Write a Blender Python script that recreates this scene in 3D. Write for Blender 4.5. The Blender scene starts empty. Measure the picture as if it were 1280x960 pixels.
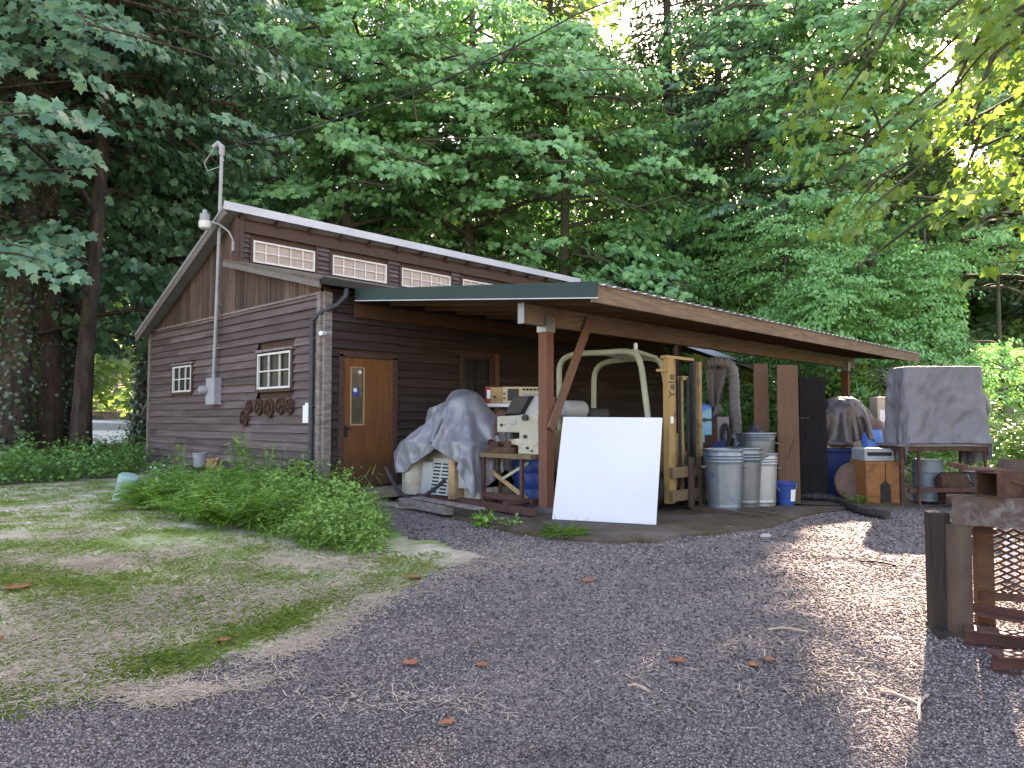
import bpy, bmesh, math, random
import numpy as np
from mathutils import Vector, Matrix, Quaternion, noise
random.seed(11)
RNG = np.random.default_rng(11)
scene = bpy.context.scene
COL = scene.collection
PI = math.pi
rad = math.radians

# ------------------------------------------------------------------ camera
CAMR = np.array([[0.6987100523387619, 0.03414151392109859, 0.714589826255552],
                 [-0.715404964171178, 0.0333447769772918, 0.6979139367340146],
                 [0.0, -0.9988605923128162, 0.04772333941050121]])
CAM = np.array([-5.81, -9.67, 1.0])
FPX = 900.0
def ray(px, py):
    return CAMR @ np.array([(px - 640) / FPX, (py - 480) / FPX, 1.0])
def at(px, py, d):
    """the point d metres deep along the line of sight of a measured pixel"""
    return CAM + ray(px, py) * d
def sm(a, b, x):
    t = np.clip((x - a) / (b - a), 0, 1)
    return t * t * (3 - 2 * t)
def GZ(x, y):
    """height of the yard"""
    x = np.asarray(x, float); y = np.asarray(y, float)
    s = np.hypot(x - CAM[0], y - CAM[1])
    left = sm(-1.2, .8, (y - x) / 1.414)
    z = -.25 + .17 * left
    z = z - (.20 + .1 * left) * sm(7.5, 2.0, s)
    u = (x - CAM[0]) * .715 + (y - CAM[1]) * .699       # depth into the picture
    v = (x - CAM[0]) * .699 - (y - CAM[1]) * .715       # to the right
    z = z + np.clip(u - 25, 0, 60) * .22 * sm(24, 34, u)
    z = z + .012 * np.sin(x * 3.1 + np.sin(y * 2.3)) * np.sin(y * 2.7 + 1)
    z = z + sm(4, 14, v - .18 * u) * sm(11, 20, u) * 1.6
    return z
def gp(px, py, lift=0.0):
    """point of the yard seen at a measured pixel"""
    r = ray(px, py)
    z = -.2
    for k in range(14):
        t = (z - CAM[2]) / r[2]
        p = CAM + r * t
        z = .5 * z + .5 * float(GZ(p[0], p[1]))
    t = (z - CAM[2]) / r[2]
    p = CAM + r * t
    return np.array([p[0], p[1], float(GZ(p[0], p[1])) + lift])
SLAB = -.2
def sp(px, py, z=SLAB):
    r = ray(px, py); return CAM + r * ((z - CAM[2]) / r[2])
def depth(p):
    return float(CAMR[:, 2] @ (np.array(p) - CAM))
VIEW = math.atan2(-.715, .699)          # yaw of a thing whose front faces the camera
AZ = ray(1188, 523); AZ = AZ / np.linalg.norm(AZ)
EL = rad(26)
SUN = np.array([AZ[0] * math.cos(EL), AZ[1] * math.cos(EL), math.sin(EL)])

cd = bpy.data.cameras.new('camera'); cam = bpy.data.objects.new('camera', cd); COL.objects.link(cam)
cd.sensor_width = 36; cd.lens = 36 * FPX / 1280; cd.clip_end = 2000; cd.clip_start = .05
m4 = Matrix.Identity(4)
rt, up, bk = CAMR[:, 0], -CAMR[:, 1], -CAMR[:, 2]
for i in range(3):
    m4[i][0], m4[i][1], m4[i][2], m4[i][3] = rt[i], up[i], bk[i], CAM[i]
cam.matrix_world = m4
scene.camera = cam

# ------------------------------------------------------------------ light
w = bpy.data.worlds.new('World'); scene.world = w; w.use_nodes = True
nt = w.node_tree; bg = nt.nodes['Background']
sky = nt.nodes.new('ShaderNodeTexSky'); sky.sky_type = 'NISHITA'; sky.sun_disc = False
sky.sun_elevation = EL; sky.sun_rotation = math.atan2(SUN[0], SUN[1]); sky.dust_density = 2.0
nt.links.new(sky.outputs[0], bg.inputs[0]); bg.inputs[1].default_value = .085
sl = bpy.data.lights.new('sun', 'SUN'); sl.energy = 5.0; sl.angle = rad(.53); sl.color = (1, .93, .82)
so = bpy.data.objects.new('sun', sl); COL.objects.link(so)
so.rotation_mode = 'QUATERNION'; so.rotation_quaternion = Vector(SUN).to_track_quat('Z', 'Y')
vs = scene.view_settings
vs.view_transform = 'Standard'; vs.look = 'None'; vs.gamma = 1; vs.exposure = 3.4; vs.use_curve_mapping = False
vs.use_white_balance = True; vs.white_balance_temperature = 8100; vs.white_balance_tint = 23
cy = scene.cycles
cy.max_bounces = 7; cy.diffuse_bounces = 4; cy.glossy_bounces = 2; cy.transmission_bounces = 4; cy.transparent_max_bounces = 4
cy.use_denoising = True; cy.sample_clamp_indirect = 6
try: cy.denoiser = 'OPENIMAGEDENOISE'
except Exception: pass

# ------------------------------------------------------------------ materials
def rgb(r, g, b):
    f = lambda c: (c / 255 / 12.92) if c / 255 <= .04045 else ((c / 255 + .055) / 1.055) ** 2.4
    return (f(r), f(g), f(b), 1)
def c4(c):
    return tuple(c) + (1,) if len(c) == 3 else tuple(c)
def ramp(nt, cols, fac, spread=(.32, .68)):
    r = nt.nodes.new('ShaderNodeValToRGB')
    e = r.color_ramp.elements
    n = len(cols)
    ps = [spread[0] + (spread[1] - spread[0]) * i / max(1, n - 1) for i in range(n)]
    e[0].position, e[1].position = ps[0], ps[-1]
    e[0].color, e[1].color = c4(cols[0]), c4(cols[-1])
    for i in range(1, n - 1):
        x = e.new(ps[i]); x.color = c4(cols[i])
    nt.links.new(fac, r.inputs[0]); return r.outputs[0]
def nz(nt, vec, scale, detail=6, rough=.6, dist=0):
    n = nt.nodes.new('ShaderNodeTexNoise'); n.inputs['Scale'].default_value = scale
    n.inputs['Detail'].default_value = detail; n.inputs['Roughness'].default_value = rough
    n.inputs['Distortion'].default_value = dist
    nt.links.new(vec, n.inputs['Vector']); return n.outputs[0]
def mixc(nt, fac, a, b, mode='MIX'):
    m = nt.nodes.new('ShaderNodeMix'); m.data_type = 'RGBA'; m.blend_type = mode
    if isinstance(fac, (int, float)): m.inputs[0].default_value = fac
    else: nt.links.new(fac, m.inputs[0])
    for s, v in ((6, a), (7, b)):
        if isinstance(v, (tuple, list)): m.inputs[s].default_value = c4(v)
        else: nt.links.new(v, m.inputs[s])
    return m.outputs[2]
def M(name, cols, scale=6, stretch=(1, 1, 1), rough=.75, metal=0, bump=.25, bd=.01, stains=(), island=0, spec=.35, fine=None, spread=(.32, .68)):
    """principled surface: noise between cols, worn by stains [(colour, scale, lo, hi)]"""
    m = bpy.data.materials.new(name); m.use_nodes = True
    nt = m.node_tree; b = nt.nodes['Principled BSDF']
    tc = nt.nodes.new('ShaderNodeTexCoord'); mp = nt.nodes.new('ShaderNodeMapping')
    mp.inputs['Scale'].default_value = stretch
    nt.links.new(tc.outputs['Object'], mp.inputs[0])
    v = mp.outputs[0]
    n1 = nz(nt, v, scale, 7, .65)
    col = ramp(nt, cols, n1, spread)
    for (sc, ss, lo, hi) in stains:
        f = ramp(nt, [(0, 0, 0), (1, 1, 1)], nz(nt, tc.outputs['Object'], ss, 6, .7, .3), (lo, hi))
        col = mixc(nt, f, col, sc)
    if island:
        g = nt.nodes.new('ShaderNodeNewGeometry')
        mr = nt.nodes.new('ShaderNodeMapRange'); mr.inputs[3].default_value = 1 - island; mr.inputs[4].default_value = 1 + island
        nt.links.new(g.outputs['Random Per Island'], mr.inputs[0])
        col = mixc(nt, 1.0, col, mr.outputs[0], 'MULTIPLY')
    nt.links.new(col, b.inputs['Base Color'])
    b.inputs['Roughness'].default_value = rough; b.inputs['Metallic'].default_value = metal
    b.inputs['Specular IOR Level'].default_value = spec
    if bump:
        bp = nt.nodes.new('ShaderNodeBump'); bp.inputs['Strength'].default_value = bump; bp.inputs['Distance'].default_value = bd
        h = n1 if fine is None else nz(nt, v, fine, 5, .6)
        nt.links.new(h, bp.inputs['Height']); nt.links.new(bp.outputs[0], b.inputs['Normal'])
    return m
def leafmat(name, cols, trans=.4, tcol=None, rough=.36, spec=.65):
    m = bpy.data.materials.new(name); m.use_nodes = True
    nt = m.node_tree; b = nt.nodes['Principled BSDF']; out = nt.nodes['Material Output']
    g = nt.nodes.new('ShaderNodeNewGeometry')
    col = ramp(nt, cols, g.outputs['Random Per Island'], (.05, .95))
    nt.links.new(col, b.inputs['Base Color']); b.inputs['Roughness'].default_value = rough
    b.inputs['Specular IOR Level'].default_value = spec
    if trans:
        t = nt.nodes.new('ShaderNodeBsdfTranslucent')
        tc = mixc(nt, .5, col, tcol or (.16, .26, .03))
        nt.links.new(tc, t.inputs[0])
        mx = nt.nodes.new('ShaderNodeMixShader'); mx.inputs[0].default_value = trans
        nt.links.new(b.outputs[0], mx.inputs[1]); nt.links.new(t.outputs[0], mx.inputs[2])
        nt.links.new(mx.outputs[0], out.inputs[0])
    return m

RUST = (.09, .037, .02); DRUST = (.04, .02, .015)
GREYW = [(.10, .078, .07), (.20, .165, .15), (.29, .25, .235)]
mt = {}
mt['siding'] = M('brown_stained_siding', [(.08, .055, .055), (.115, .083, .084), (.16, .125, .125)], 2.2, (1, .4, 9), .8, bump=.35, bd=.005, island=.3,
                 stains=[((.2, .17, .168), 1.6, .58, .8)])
mt['siding_shaded'] = M('shade_darkened_siding', [(.024, .015, .014), (.042, .028, .026), (.065, .046, .043)], 2.4, (.5, 1, 9), .8, bump=.4, bd=.005, island=.25)  # brown siding, its colour darkened to carry the deep shade under the carport
mt['boards'] = M('weathered_vertical_boards', [(.04, .022, .017), (.085, .05, .04), (.14, .1, .085)], 3.0, (14, 14, .5), .85, bump=.5, bd=.006, island=.4,
                 stains=[((.18, .15, .13), 1.6, .62, .8)])
mt['greywood'] = M('grey_weathered_wood', GREYW, 4, (2, 2, 9), .85, bump=.4, bd=.005)
mt['greyboard'] = M('grey_fascia_wood', [(.12, .1, .095), (.2, .175, .165)], 5, (2, 2, 9), .85, bump=.3)
mt['whiteframe'] = M('old_white_paint', [(.5, .49, .46), (.68, .67, .64)], 8, rough=.6, bump=.15, stains=[((.3, .26, .22), 14, .62, .75)])
mt['glass'] = M('dark_window_glass', [(.012, .014, .016), (.025, .027, .03)], 2, rough=.25, bump=0, spec=.12)
mt['backedglass'] = M('window_backed_with_board', [(.34, .26, .23), (.42, .33, .295)], 2.5, rough=.3, bump=0, spec=.4)
mt['trim'] = M('dark_red_brown_trim', [(.05, .026, .022), (.095, .055, .045)], 6, (2, 2, 6), .8)
mt['metalroof'] = M('grey_metal_roof', [(.3, .31, .33), (.42, .43, .46)], 2, rough=.5, metal=.3, bump=.05, stains=[((.2, .19, .17), 3, .6, .8)])
mt['whitemetal'] = M('white_metal_flashing', [(.4, .41, .45), (.52, .53, .57)], 1.5, rough=.5, bump=.08, stains=[((.35, .34, .33), 6, .6, .8)])
mt['moss'] = M('mossy_roof_edge', [(.06, .05, .02), (.12, .11, .02), (.2, .17, .03)], 9, rough=.95, bump=.6)
mt['roofbrown'] = M('weathered_low_roof', [(.08, .06, .05), (.16, .13, .11)], 6, rough=.9, stains=[((.14, .09, .03), 4, .5, .7)])
mt['dark'] = M('near_black', [(.008, .008, .009), (.02, .02, .022)], 6, rough=.6, bump=.1)
mt['black'] = M('black_plastic', [(.012, .012, .014), (.025, .025, .028)], 6, rough=.45, bump=.1)
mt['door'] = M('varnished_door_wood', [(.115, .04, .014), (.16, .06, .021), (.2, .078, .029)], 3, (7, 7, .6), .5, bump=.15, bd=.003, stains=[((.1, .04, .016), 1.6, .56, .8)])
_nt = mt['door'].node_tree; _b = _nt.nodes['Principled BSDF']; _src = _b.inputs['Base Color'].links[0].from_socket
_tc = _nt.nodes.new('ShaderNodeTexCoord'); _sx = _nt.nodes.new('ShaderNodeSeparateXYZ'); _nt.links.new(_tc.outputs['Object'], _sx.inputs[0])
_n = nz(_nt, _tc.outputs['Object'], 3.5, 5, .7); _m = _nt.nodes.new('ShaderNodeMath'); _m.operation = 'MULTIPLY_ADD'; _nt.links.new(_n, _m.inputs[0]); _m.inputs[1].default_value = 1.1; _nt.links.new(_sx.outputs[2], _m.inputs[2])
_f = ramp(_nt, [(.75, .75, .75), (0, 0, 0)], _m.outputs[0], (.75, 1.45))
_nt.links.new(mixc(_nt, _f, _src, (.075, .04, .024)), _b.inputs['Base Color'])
mt['greenmetal'] = M('dark_green_fascia', [(.012, .034, .032), (.016, .042, .039)], 1.5, rough=.55, bump=.03, spec=.3)
mt['corr'] = M('galvanised_corrugated', [(.4, .4, .42), (.55, .55, .57)], 3, rough=.45, metal=.4, bump=.05, stains=[((.22, .14, .09), 5, .62, .78)])
mt['fir'] = M('raw_fir_lumber', [(.12, .077, .05), (.185, .125, .084), (.24, .17, .118)], 4, (.7, 9, 9), .8, bump=.3, bd=.004, stains=[((.12, .06, .03), 2, .55, .75)])
mt['firdark'] = M('old_dark_lumber', [(.075, .036, .019), (.12, .062, .034)], 4, (.7, 9, 9), .85, bump=.3)
mt['redpost'] = M('red_brown_post', [(.14, .055, .034), (.19, .08, .05)], 4, (9, 9, .7), .75, bump=.3, bd=.004, stains=[((.1, .05, .035), 5, .6, .75)])
mt['brace'] = M('brace_plank', [(.15, .07, .045), (.22, .12, .08)], 4, (5, 5, 5), .85, bump=.3)
mt['galv'] = M('galvanised_steel', [(.14, .16, .175), (.27, .295, .31)], 3, (1, 1, .4), .38, metal=.75, bump=.08, stains=[((.26, .27, .27), 6, .55, .75)])
mt['galvblue'] = M('galvanised_blue_run', [(.17, .2, .22), (.28, .32, .35)], 3, (1, 1, .3), .42, metal=.6, bump=.08, stains=[((.03, .17, .42), 4, .56, .66), ((.25, .21, .2), 6, .62, .75)])
mt['lightmetal'] = M('light_grey_painted_metal', [(.25, .26, .28), (.33, .34, .365)], 5, rough=.45, bump=.05)
mt['cream'] = M('rusting_cream_paint', [(.34, .32, .25), (.44, .42, .34)], 3, rough=.6, bump=.15, stains=[((.3, .2, .1), 3.4, .56, .72), (RUST, 6, .62, .7)])
mt['creamgreen'] = M('cream_green_enamel', [(.3, .31, .22), (.38, .39, .29)], 4, rough=.5, bump=.1, stains=[((.3, .25, .14), 7, .58, .75), (DRUST, 12, .66, .72)])
mt['palegrey'] = M('pale_grey_enamel', [(.32, .33, .33), (.4, .41, .4)], 3, rough=.55, bump=.08, stains=[((.3, .22, .13), 4, .58, .72)])
mt['rust'] = M('rusty_steel', [DRUST, (.075, .034, .022), (.12, .06, .038)], 8, rough=.85, bump=.4, bd=.004)
mt['rustred'] = M('red_oxide_steel', [(.065, .027, .022), (.11, .048, .038)], 6, rough=.8, bump=.3, stains=[((.24, .16, .12), 5, .6, .75)])
mt['flaking'] = M('rust_with_flaking_paint', [(.07, .043, .035), (.12, .082, .068)], 6, (1, 1, 1), .8, bump=.5, bd=.006, stains=[((.2, .185, .17), 9, .48, .68), ((.045, .03, .025), 14, .58, .68)])
mt['piperust'] = M('brown_pipe', [(.06, .038, .028), (.105, .07, .052)], 5, (3, 3, .8), .75, bump=.25, stains=[((.1, .045, .02), 6, .55, .7)])
mt['darkwood'] = M('dark_timber', [(.016, .011, .009), (.042, .029, .025)], 4, (9, 9, .8), .85, bump=.5, bd=.006)
mt['tan'] = M('tan_wood', [(.3, .19, .09), (.4, .27, .14)], 4, (3, 3, 6), .75)
mt['panel'] = M('white_sheet_board', [(.6, .6, .625), (.64, .64, .665)], 1.2, rough=.45, bump=.03, stains=[((.5, .49, .5), 2.2, .66, .8), ((.38, .35, .33), 16, .72, .8)])
mt['tarp'] = M('grey_tarpaulin', [(.15, .15, .175), (.19, .19, .22), (.23, .23, .265)], 3, rough=.34, bump=.22, bd=.008, spec=.6, fine=9, stains=[((.12, .115, .125), 9, .66, .8)])
mt['tarp2'] = M('dull_grey_tarpaulin', [(.135, .132, .15), (.165, .162, .185), (.195, .19, .215)], 4, rough=.55, bump=.7, bd=.014, fine=11, stains=[((.14, .07, .04), 2.3, .70, .73)])
mt['tarp3'] = M('dark_brown_tarpaulin', [(.022, .016, .017), (.055, .043, .045), (.11, .095, .1)], 4, rough=.36, bump=.3, bd=.006, fine=20, spec=.5)
mt['bluetarp'] = M('bright_blue_tarpaulin', [(.03, .12, .42), (.06, .2, .55)], 6, rough=.4, bump=.3)
mt['blue'] = M('blue_plastic', [(.012, .045, .2), (.02, .07, .28)], 3, rough=.4, bump=.05)
mt['darkblue'] = M('dark_blue_plastic', [(.012, .025, .1), (.018, .04, .15)], 3, rough=.5, bump=.05)
mt['ltblue'] = M('light_blue_enamel', [(.12, .3, .42), (.17, .38, .5)], 4, rough=.5, bump=.08, stains=[((.1, .1, .1), 7, .62, .74)])
mt['yellow'] = M('worn_yellow_enamel', [(.29, .175, .06), (.37, .23, .085)], 4, (2, 2, 1), .6, bump=.15, stains=[((.16, .09, .04), 5, .57, .72)])
mt['yellowdark'] = M('dirty_yellow_steel', [(.2, .13, .06), (.3, .2, .09)], 5, rough=.7, bump=.2, stains=[((.07, .05, .035), 6, .52, .68)])
mt['rubber'] = M('tyre_rubber', [(.015, .015, .016), (.03, .03, .03)], 6, rough=.85)
mt['tanwood'] = M('worn_pallet_wood', [(.13, .085, .045), (.2, .135, .075)], 5, (2, 2, 5), .85, bump=.3)
mt['ply'] = M('brown_plywood', [(.1, .052, .03), (.135, .072, .04)], 3, (6, 6, .7), .75, bump=.1, stains=[((.09, .045, .025), 1.5, .55, .75)])
mt['plydark'] = M('dark_panel', [(.010, .008, .009), (.017, .014, .015)], 3, (4, 4, .7), .85, bump=.1, spec=.15)
mt['beige'] = M('beige_enamel', [(.45, .36, .24), (.53, .43, .3)], 4, rough=.5, bump=.04)
mt['beigebox'] = M('dusty_beige_metal', [(.36, .32, .25), (.46, .41, .33)], 4, rough=.6, bump=.08, stains=[((.2, .14, .09), 4, .6, .75)])
mt['red'] = M('red_cloth_board', [(.25, .02, .02), (.33, .035, .03)], 4, rough=.6)
mt['paper'] = M('white_paper', [(.7, .7, .72), (.78, .78, .8)], 3, rough=.7, bump=.02)
mt['pgreen'] = M('pale_green_plastic', [(.2, .33, .29), (.26, .4, .35)], 5, rough=.5, bump=.06, stains=[((.14, .2, .15), 6, .6, .75)])
mt['terra'] = M('terracotta', [(.36, .16, .08), (.45, .22, .12)], 6, rough=.85)
mt['orangerust'] = M('orange_rusted_sheet', [(.2, .07, .02), (.28, .115, .04), (.14, .055, .02)], 4, rough=.75, bump=.25, stains=[((.06, .03, .02), 3.5, .57, .7)])
mt['soot'] = M('soot', [(.012, .011, .01), (.04, .035, .03)], 12, rough=.9, bump=.4)
mt['duct'] = M('grey_flexible_duct', [(.15, .135, .14), (.21, .19, .195)], 6, rough=.6, bump=.2)
mt['concrete'] = M('mossy_concrete', [(.06, .042, .032), (.095, .07, .055), (.15, .12, .1)], 2.2, rough=.9, bump=.5, bd=.012, fine=14,
                   stains=[((.06, .042, .012), 1.5, .48, .64), ((.04, .03, .024), 3, .58, .74)])
mt['step'] = M('worn_step', [(.2, .16, .13), (.28, .23, .19)], 4, rough=.9, bump=.2)
mt['hose'] = M('black_drain_hose', [(.02, .018, .02), (.04, .036, .038)], 6, rough=.55, bump=.1)
mt['bark'] = M('furrowed_bark', [(.022, .016, .013), (.05, .036, .03), (.085, .065, .055)], 9, (1, 1, .18), .95, bump=1, bd=.04)
mt['barkred'] = M('red_brown_bark', [(.03, .017, .013), (.07, .042, .034), (.1, .065, .052)], 9, (1, 1, .18), .95, bump=1, bd=.04)
mt['barkgrey'] = M('grey_mossy_bark', [(.05, .045, .035), (.09, .085, .06), (.05, .065, .02)], 7, (1, 1, .4), .95, bump=.6, bd=.02)
mt['carwhite'] = M('white_car_paint', [(.72, .73, .76), (.78, .79, .82)], 2, rough=.3, bump=0, spec=.5)
mt['cloth'] = M('dusty_grey_cloth', [(.12, .105, .11), (.2, .18, .185)], 6, rough=.9, bump=.3)
mt['stone'] = M('pale_stone', [(.36, .33, .32), (.5, .46, .45)], 8, rough=.9, bump=.3)
mt['deadleaf'] = M('orange_dead_leaf', [(.24, .07, .035), (.34, .13, .06)], 20, rough=.7, bump=.2)
mt['paleleafdead'] = M('tan_dead_bark', [(.36, .26, .19), (.46, .35, .27)], 14, rough=.85, bump=.3)
lf = {}
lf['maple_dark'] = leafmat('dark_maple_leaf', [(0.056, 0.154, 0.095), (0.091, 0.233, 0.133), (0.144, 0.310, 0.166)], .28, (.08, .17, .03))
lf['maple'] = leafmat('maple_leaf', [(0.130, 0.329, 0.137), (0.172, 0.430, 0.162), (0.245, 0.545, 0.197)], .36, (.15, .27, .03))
lf['maple_bright'] = leafmat('young_maple_leaf', [(.075, .19, .03), (.1, .23, .04), (.14, .26, .05)], .5, (.36, .5, .06))
lf['vine_maple'] = leafmat('vine_maple_leaf', [(0.155, 0.394, 0.141), (0.222, 0.540, 0.180), (0.307, 0.656, 0.236)], .38, (.16, .3, .03))
lf['fir'] = leafmat('fir_needle', [(0.025, 0.066, 0.035), (0.046, 0.108, 0.049), (0.075, 0.150, 0.062)], .1, rough=.6)
lf['back'] = leafmat('forest_leaf', [(0.065, 0.161, 0.055), (0.120, 0.259, 0.065), (0.216, 0.367, 0.077)], .4, (.25, .34, .05))
lf['ivy'] = leafmat('ivy_leaf', [(0.019, 0.053, 0.022), (0.035, 0.086, 0.031), (0.055, 0.125, 0.041)], .1, rough=.35)
lf['weed'] = leafmat('broad_weed_leaf', [(0.116, 0.261, 0.047), (0.176, 0.360, 0.055), (0.252, 0.450, 0.079)], .35, (.2, .33, .04))
lf['weeddark'] = leafmat('dark_weed_leaf', [(0.069, 0.189, 0.048), (0.122, 0.288, 0.067), (0.190, 0.375, 0.088)], .3)
lf['fern'] = leafmat('fern_frond', [(0.104, 0.261, 0.040), (0.157, 0.346, 0.048), (0.210, 0.411, 0.066)], .35, (.18, .33, .03))
lf['grass'] = leafmat('grass_blade', [(0.242, 0.425, 0.070), (0.363, 0.540, 0.120), (0.550, 0.598, 0.200)], .45, (.5, .62, .14), .55)
lf['straw'] = leafmat('dry_straw', [(.42, .33, .23), (.55, .45, .34), (.68, .58, .46)], .15, (.45, .36, .2), .7)
lf['white'] = leafmat('white_petal', [(.7, .7, .68), (.8, .8, .78)], .2, (.8, .8, .7))

# ------------------------------------------------------------------ mesh helpers
class MB:
    def __init__(s): s.v = []; s.f = []
    def add(s, vs, fs):
        b = len(s.v); s.v += [tuple(float(c) for c in q) for q in vs]; s.f += [tuple(i + b for i in q) for q in fs]; return s
    def box(s, c, d, rz=0, rx=0, ry=0):
        mtx = Matrix.Rotation(rz, 3, 'Z') @ Matrix.Rotation(ry, 3, 'Y') @ Matrix.Rotation(rx, 3, 'X')
        vs = []
        for z in (-.5, .5):
            for x, y in ((-.5, -.5), (.5, -.5), (.5, .5), (-.5, .5)):
                q = mtx @ Vector((x * d[0], y * d[1], z * d[2])); vs.append((q[0] + c[0], q[1] + c[1], q[2] + c[2]))
        return s.add(vs, [(3, 2, 1, 0), (4, 5, 6, 7), (0, 1, 5, 4), (1, 2, 6, 5), (2, 3, 7, 6), (3, 0, 4, 7)])
    def bar(s, a, b, w_, h_, up=(0, 0, 1)):
        a = Vector(a); b = Vector(b); d = (b - a).normalized(); u = Vector(up)
        r = d.cross(u)
        if r.length < 1e-4: r = d.cross(Vector((0, 1, 0)))
        r.normalize(); u = r.cross(d)
        vs = []
        for p in (a, b):
            for x, y in ((-.5, -.5), (.5, -.5), (.5, .5), (-.5, .5)): vs.append(p + r * x * w_ + u * y * h_)
        return s.add(vs, [(0, 1, 2, 3), (7, 6, 5, 4), (1, 0, 4, 5), (2, 1, 5, 6), (3, 2, 6, 7), (0, 3, 7, 4)])
    def tube(s, pts, r, n=8, caps=True):
        pts = [Vector(p) for p in pts]; k = len(pts)
        rs = r if isinstance(r, (list, tuple)) else [r] * k
        d0 = (pts[1] - pts[0]).normalized()
        u = d0.cross(Vector((0, 0, 1)))
        if u.length < 1e-3: u = d0.cross(Vector((0, 1, 0)))
        u.normalize(); vs = []
        for i in range(k):
            d = (pts[min(i + 1, k - 1)] - pts[max(i - 1, 0)]).normalized()
            u = (u - d * u.dot(d)); u.normalize(); q = d.cross(u)
            for j in range(n):
                a = 2 * PI * j / n; vs.append(pts[i] + (u * math.cos(a) + q * math.sin(a)) * rs[i])
        fs = [(i * n + j, i * n + (j + 1) % n, (i + 1) * n + (j + 1) % n, (i + 1) * n + j) for i in range(k - 1) for j in range(n)]
        if caps: fs += [tuple(range(n - 1, -1, -1)), tuple((k - 1) * n + j for j in range(n))]
        return s.add(vs, fs)
    def lathe(s, prof, c=(0, 0, 0), n=24, axis='Z', sq=(1, 1)):
        vs = []
        for r, z in prof:
            for j in range(n):
                a = 2 * PI * j / n; x, y = r * math.cos(a) * sq[0], r * math.sin(a) * sq[1]
                p = (x, y, z) if axis == 'Z' else ((z, x, y) if axis == 'X' else (y, z, x))
                vs.append((p[0] + c[0], p[1] + c[1], p[2] + c[2]))
        k = len(prof)
        fs = [(i * n + j, i * n + (j + 1) % n, (i + 1) * n + (j + 1) % n, (i + 1) * n + j) for i in range(k - 1) for j in range(n)]
        if prof[0] != prof[-1] and prof[0][0] > 1e-5: fs.append(tuple(range(n - 1, -1, -1)))
        if prof[0] != prof[-1] and prof[-1][0] > 1e-5: fs.append(tuple((k - 1) * n + j for j in range(n)))
        return s.add(vs, fs)
    def prism(s, poly, lo, hi, axis='Y'):
        """outline in the plane across axis, from lo to hi along it"""
        f = {'X': lambda a, b, c: (c, a, b), 'Y': lambda a, b, c: (a, c, b), 'Z': lambda a, b, c: (a, b, c)}[axis]
        n = len(poly)
        vs = [f(a, b, lo) for a, b in poly] + [f(a, b, hi) for a, b in poly]
        return s.add(vs, [tuple(range(n - 1, -1, -1)), tuple(range(n, 2 * n))] + [(i, (i + 1) % n, n + (i + 1) % n, n + i) for i in range(n)])
    def build(s, name, mat, parent=None, bev=0, smooth=None, loc=None):
        me = bpy.data.meshes.new(name); me.from_pydata(s.v, [], s.f)
        bm = bmesh.new(); bm.from_mesh(me); bmesh.ops.recalc_face_normals(bm, faces=bm.faces); bm.to_mesh(me); bm.free()
        o = bpy.data.objects.new(name, me); COL.objects.link(o); me.materials.append(mat)
        if parent is not None: o.parent = parent
        if loc is not None: o.location = loc
        if bev:
            b = o.modifiers.new('b', 'BEVEL'); b.width = bev; b.segments = 2; b.limit_method = 'ANGLE'; b.angle_limit = rad(40)
        if smooth:
            me.polygons.foreach_set('use_smooth', [True] * len(me.polygons))
            if smooth != 'all':
                me.set_sharp_from_angle(angle=rad(35))
        return o
def tag(o, label=None, cat=None, group=None, kind=None):
    if label: o['label'] = label
    if cat: o['category'] = cat
    if group: o['group'] = group
    if kind: o['kind'] = kind
    return o
def thing(name, label, cat, loc=(0, 0, 0), rz=0, group=None):
    o = bpy.data.objects.new(name, None); COL.objects.link(o)
    o.location = tuple(float(c) for c in loc); o.rotation_euler = (0, 0, rz); o.empty_display_size = .2
    return tag(o, label, cat, group)
def npmesh(name, V, nper, mat, parent=None):
    """V: (n, nper, 3) one polygon per row"""
    n = V.shape[0]; me = bpy.data.meshes.new(name)
    me.vertices.add(n * nper); me.vertices.foreach_set('co', V.reshape(-1).astype(np.float32))
    me.loops.add(n * nper); me.loops.foreach_set('vertex_index', np.arange(n * nper, dtype=np.int32))
    me.polygons.add(n); me.polygons.foreach_set('loop_start', np.arange(0, n * nper, nper, dtype=np.int32))
    me.update(calc_edges=True)
    o = bpy.data.objects.new(name, me); COL.objects.link(o); me.materials.append(mat)
    if parent is not None: o.parent = parent
    return o
TEMPL = {
    'oval': np.array([(0, 0), (.28, .25), (.3, .55), (0, 1), (-.3, .55), (-.28, .25)]),
    'blade': np.array([(0, 0), (.022, .0), (.02, .5), (0, 1), (-.02, .5), (-.022, 0)]),
    'needle': np.array([(0, 0), (.12, .4), (0, 1), (-.12, .4)]),
    'blob': np.array([(0, 0), (.4, .15), (.55, .5), (.3, .9), (-.2, 1), (-.5, .6), (-.42, .2)]),
    'maple': np.array([(0, 0), (.22, .05), (.5, .12), (.38, .32), (.55, .62), (.22, .6), (0, 1.0), (-.22, .6), (-.55, .62), (-.38, .32), (-.5, .12), (-.22, .05)]),
}
def unit(a): return a / np.maximum(np.linalg.norm(a, axis=-1, keepdims=True), 1e-9)
def leaves(name, P, N, D, S, kind, mat, parent=None, curl=.18):
    T = TEMPL[kind]
    N = unit(N); D = D - N * (D * N).sum(-1, keepdims=True); D = unit(D); R_ = np.cross(D, N)
    S = np.asarray(S)[:, None, None]
    bend = -(curl * T[:, 1] ** 2 + .25 * np.abs(T[:, 0]))
    V = P[:, None, :] + S * (R_[:, None, :] * T[None, :, 0, None] + D[:, None, :] * T[None, :, 1, None] + N[:, None, :] * bend[None, :, None])
    return npmesh(name, V, len(T), mat, parent)

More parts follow.
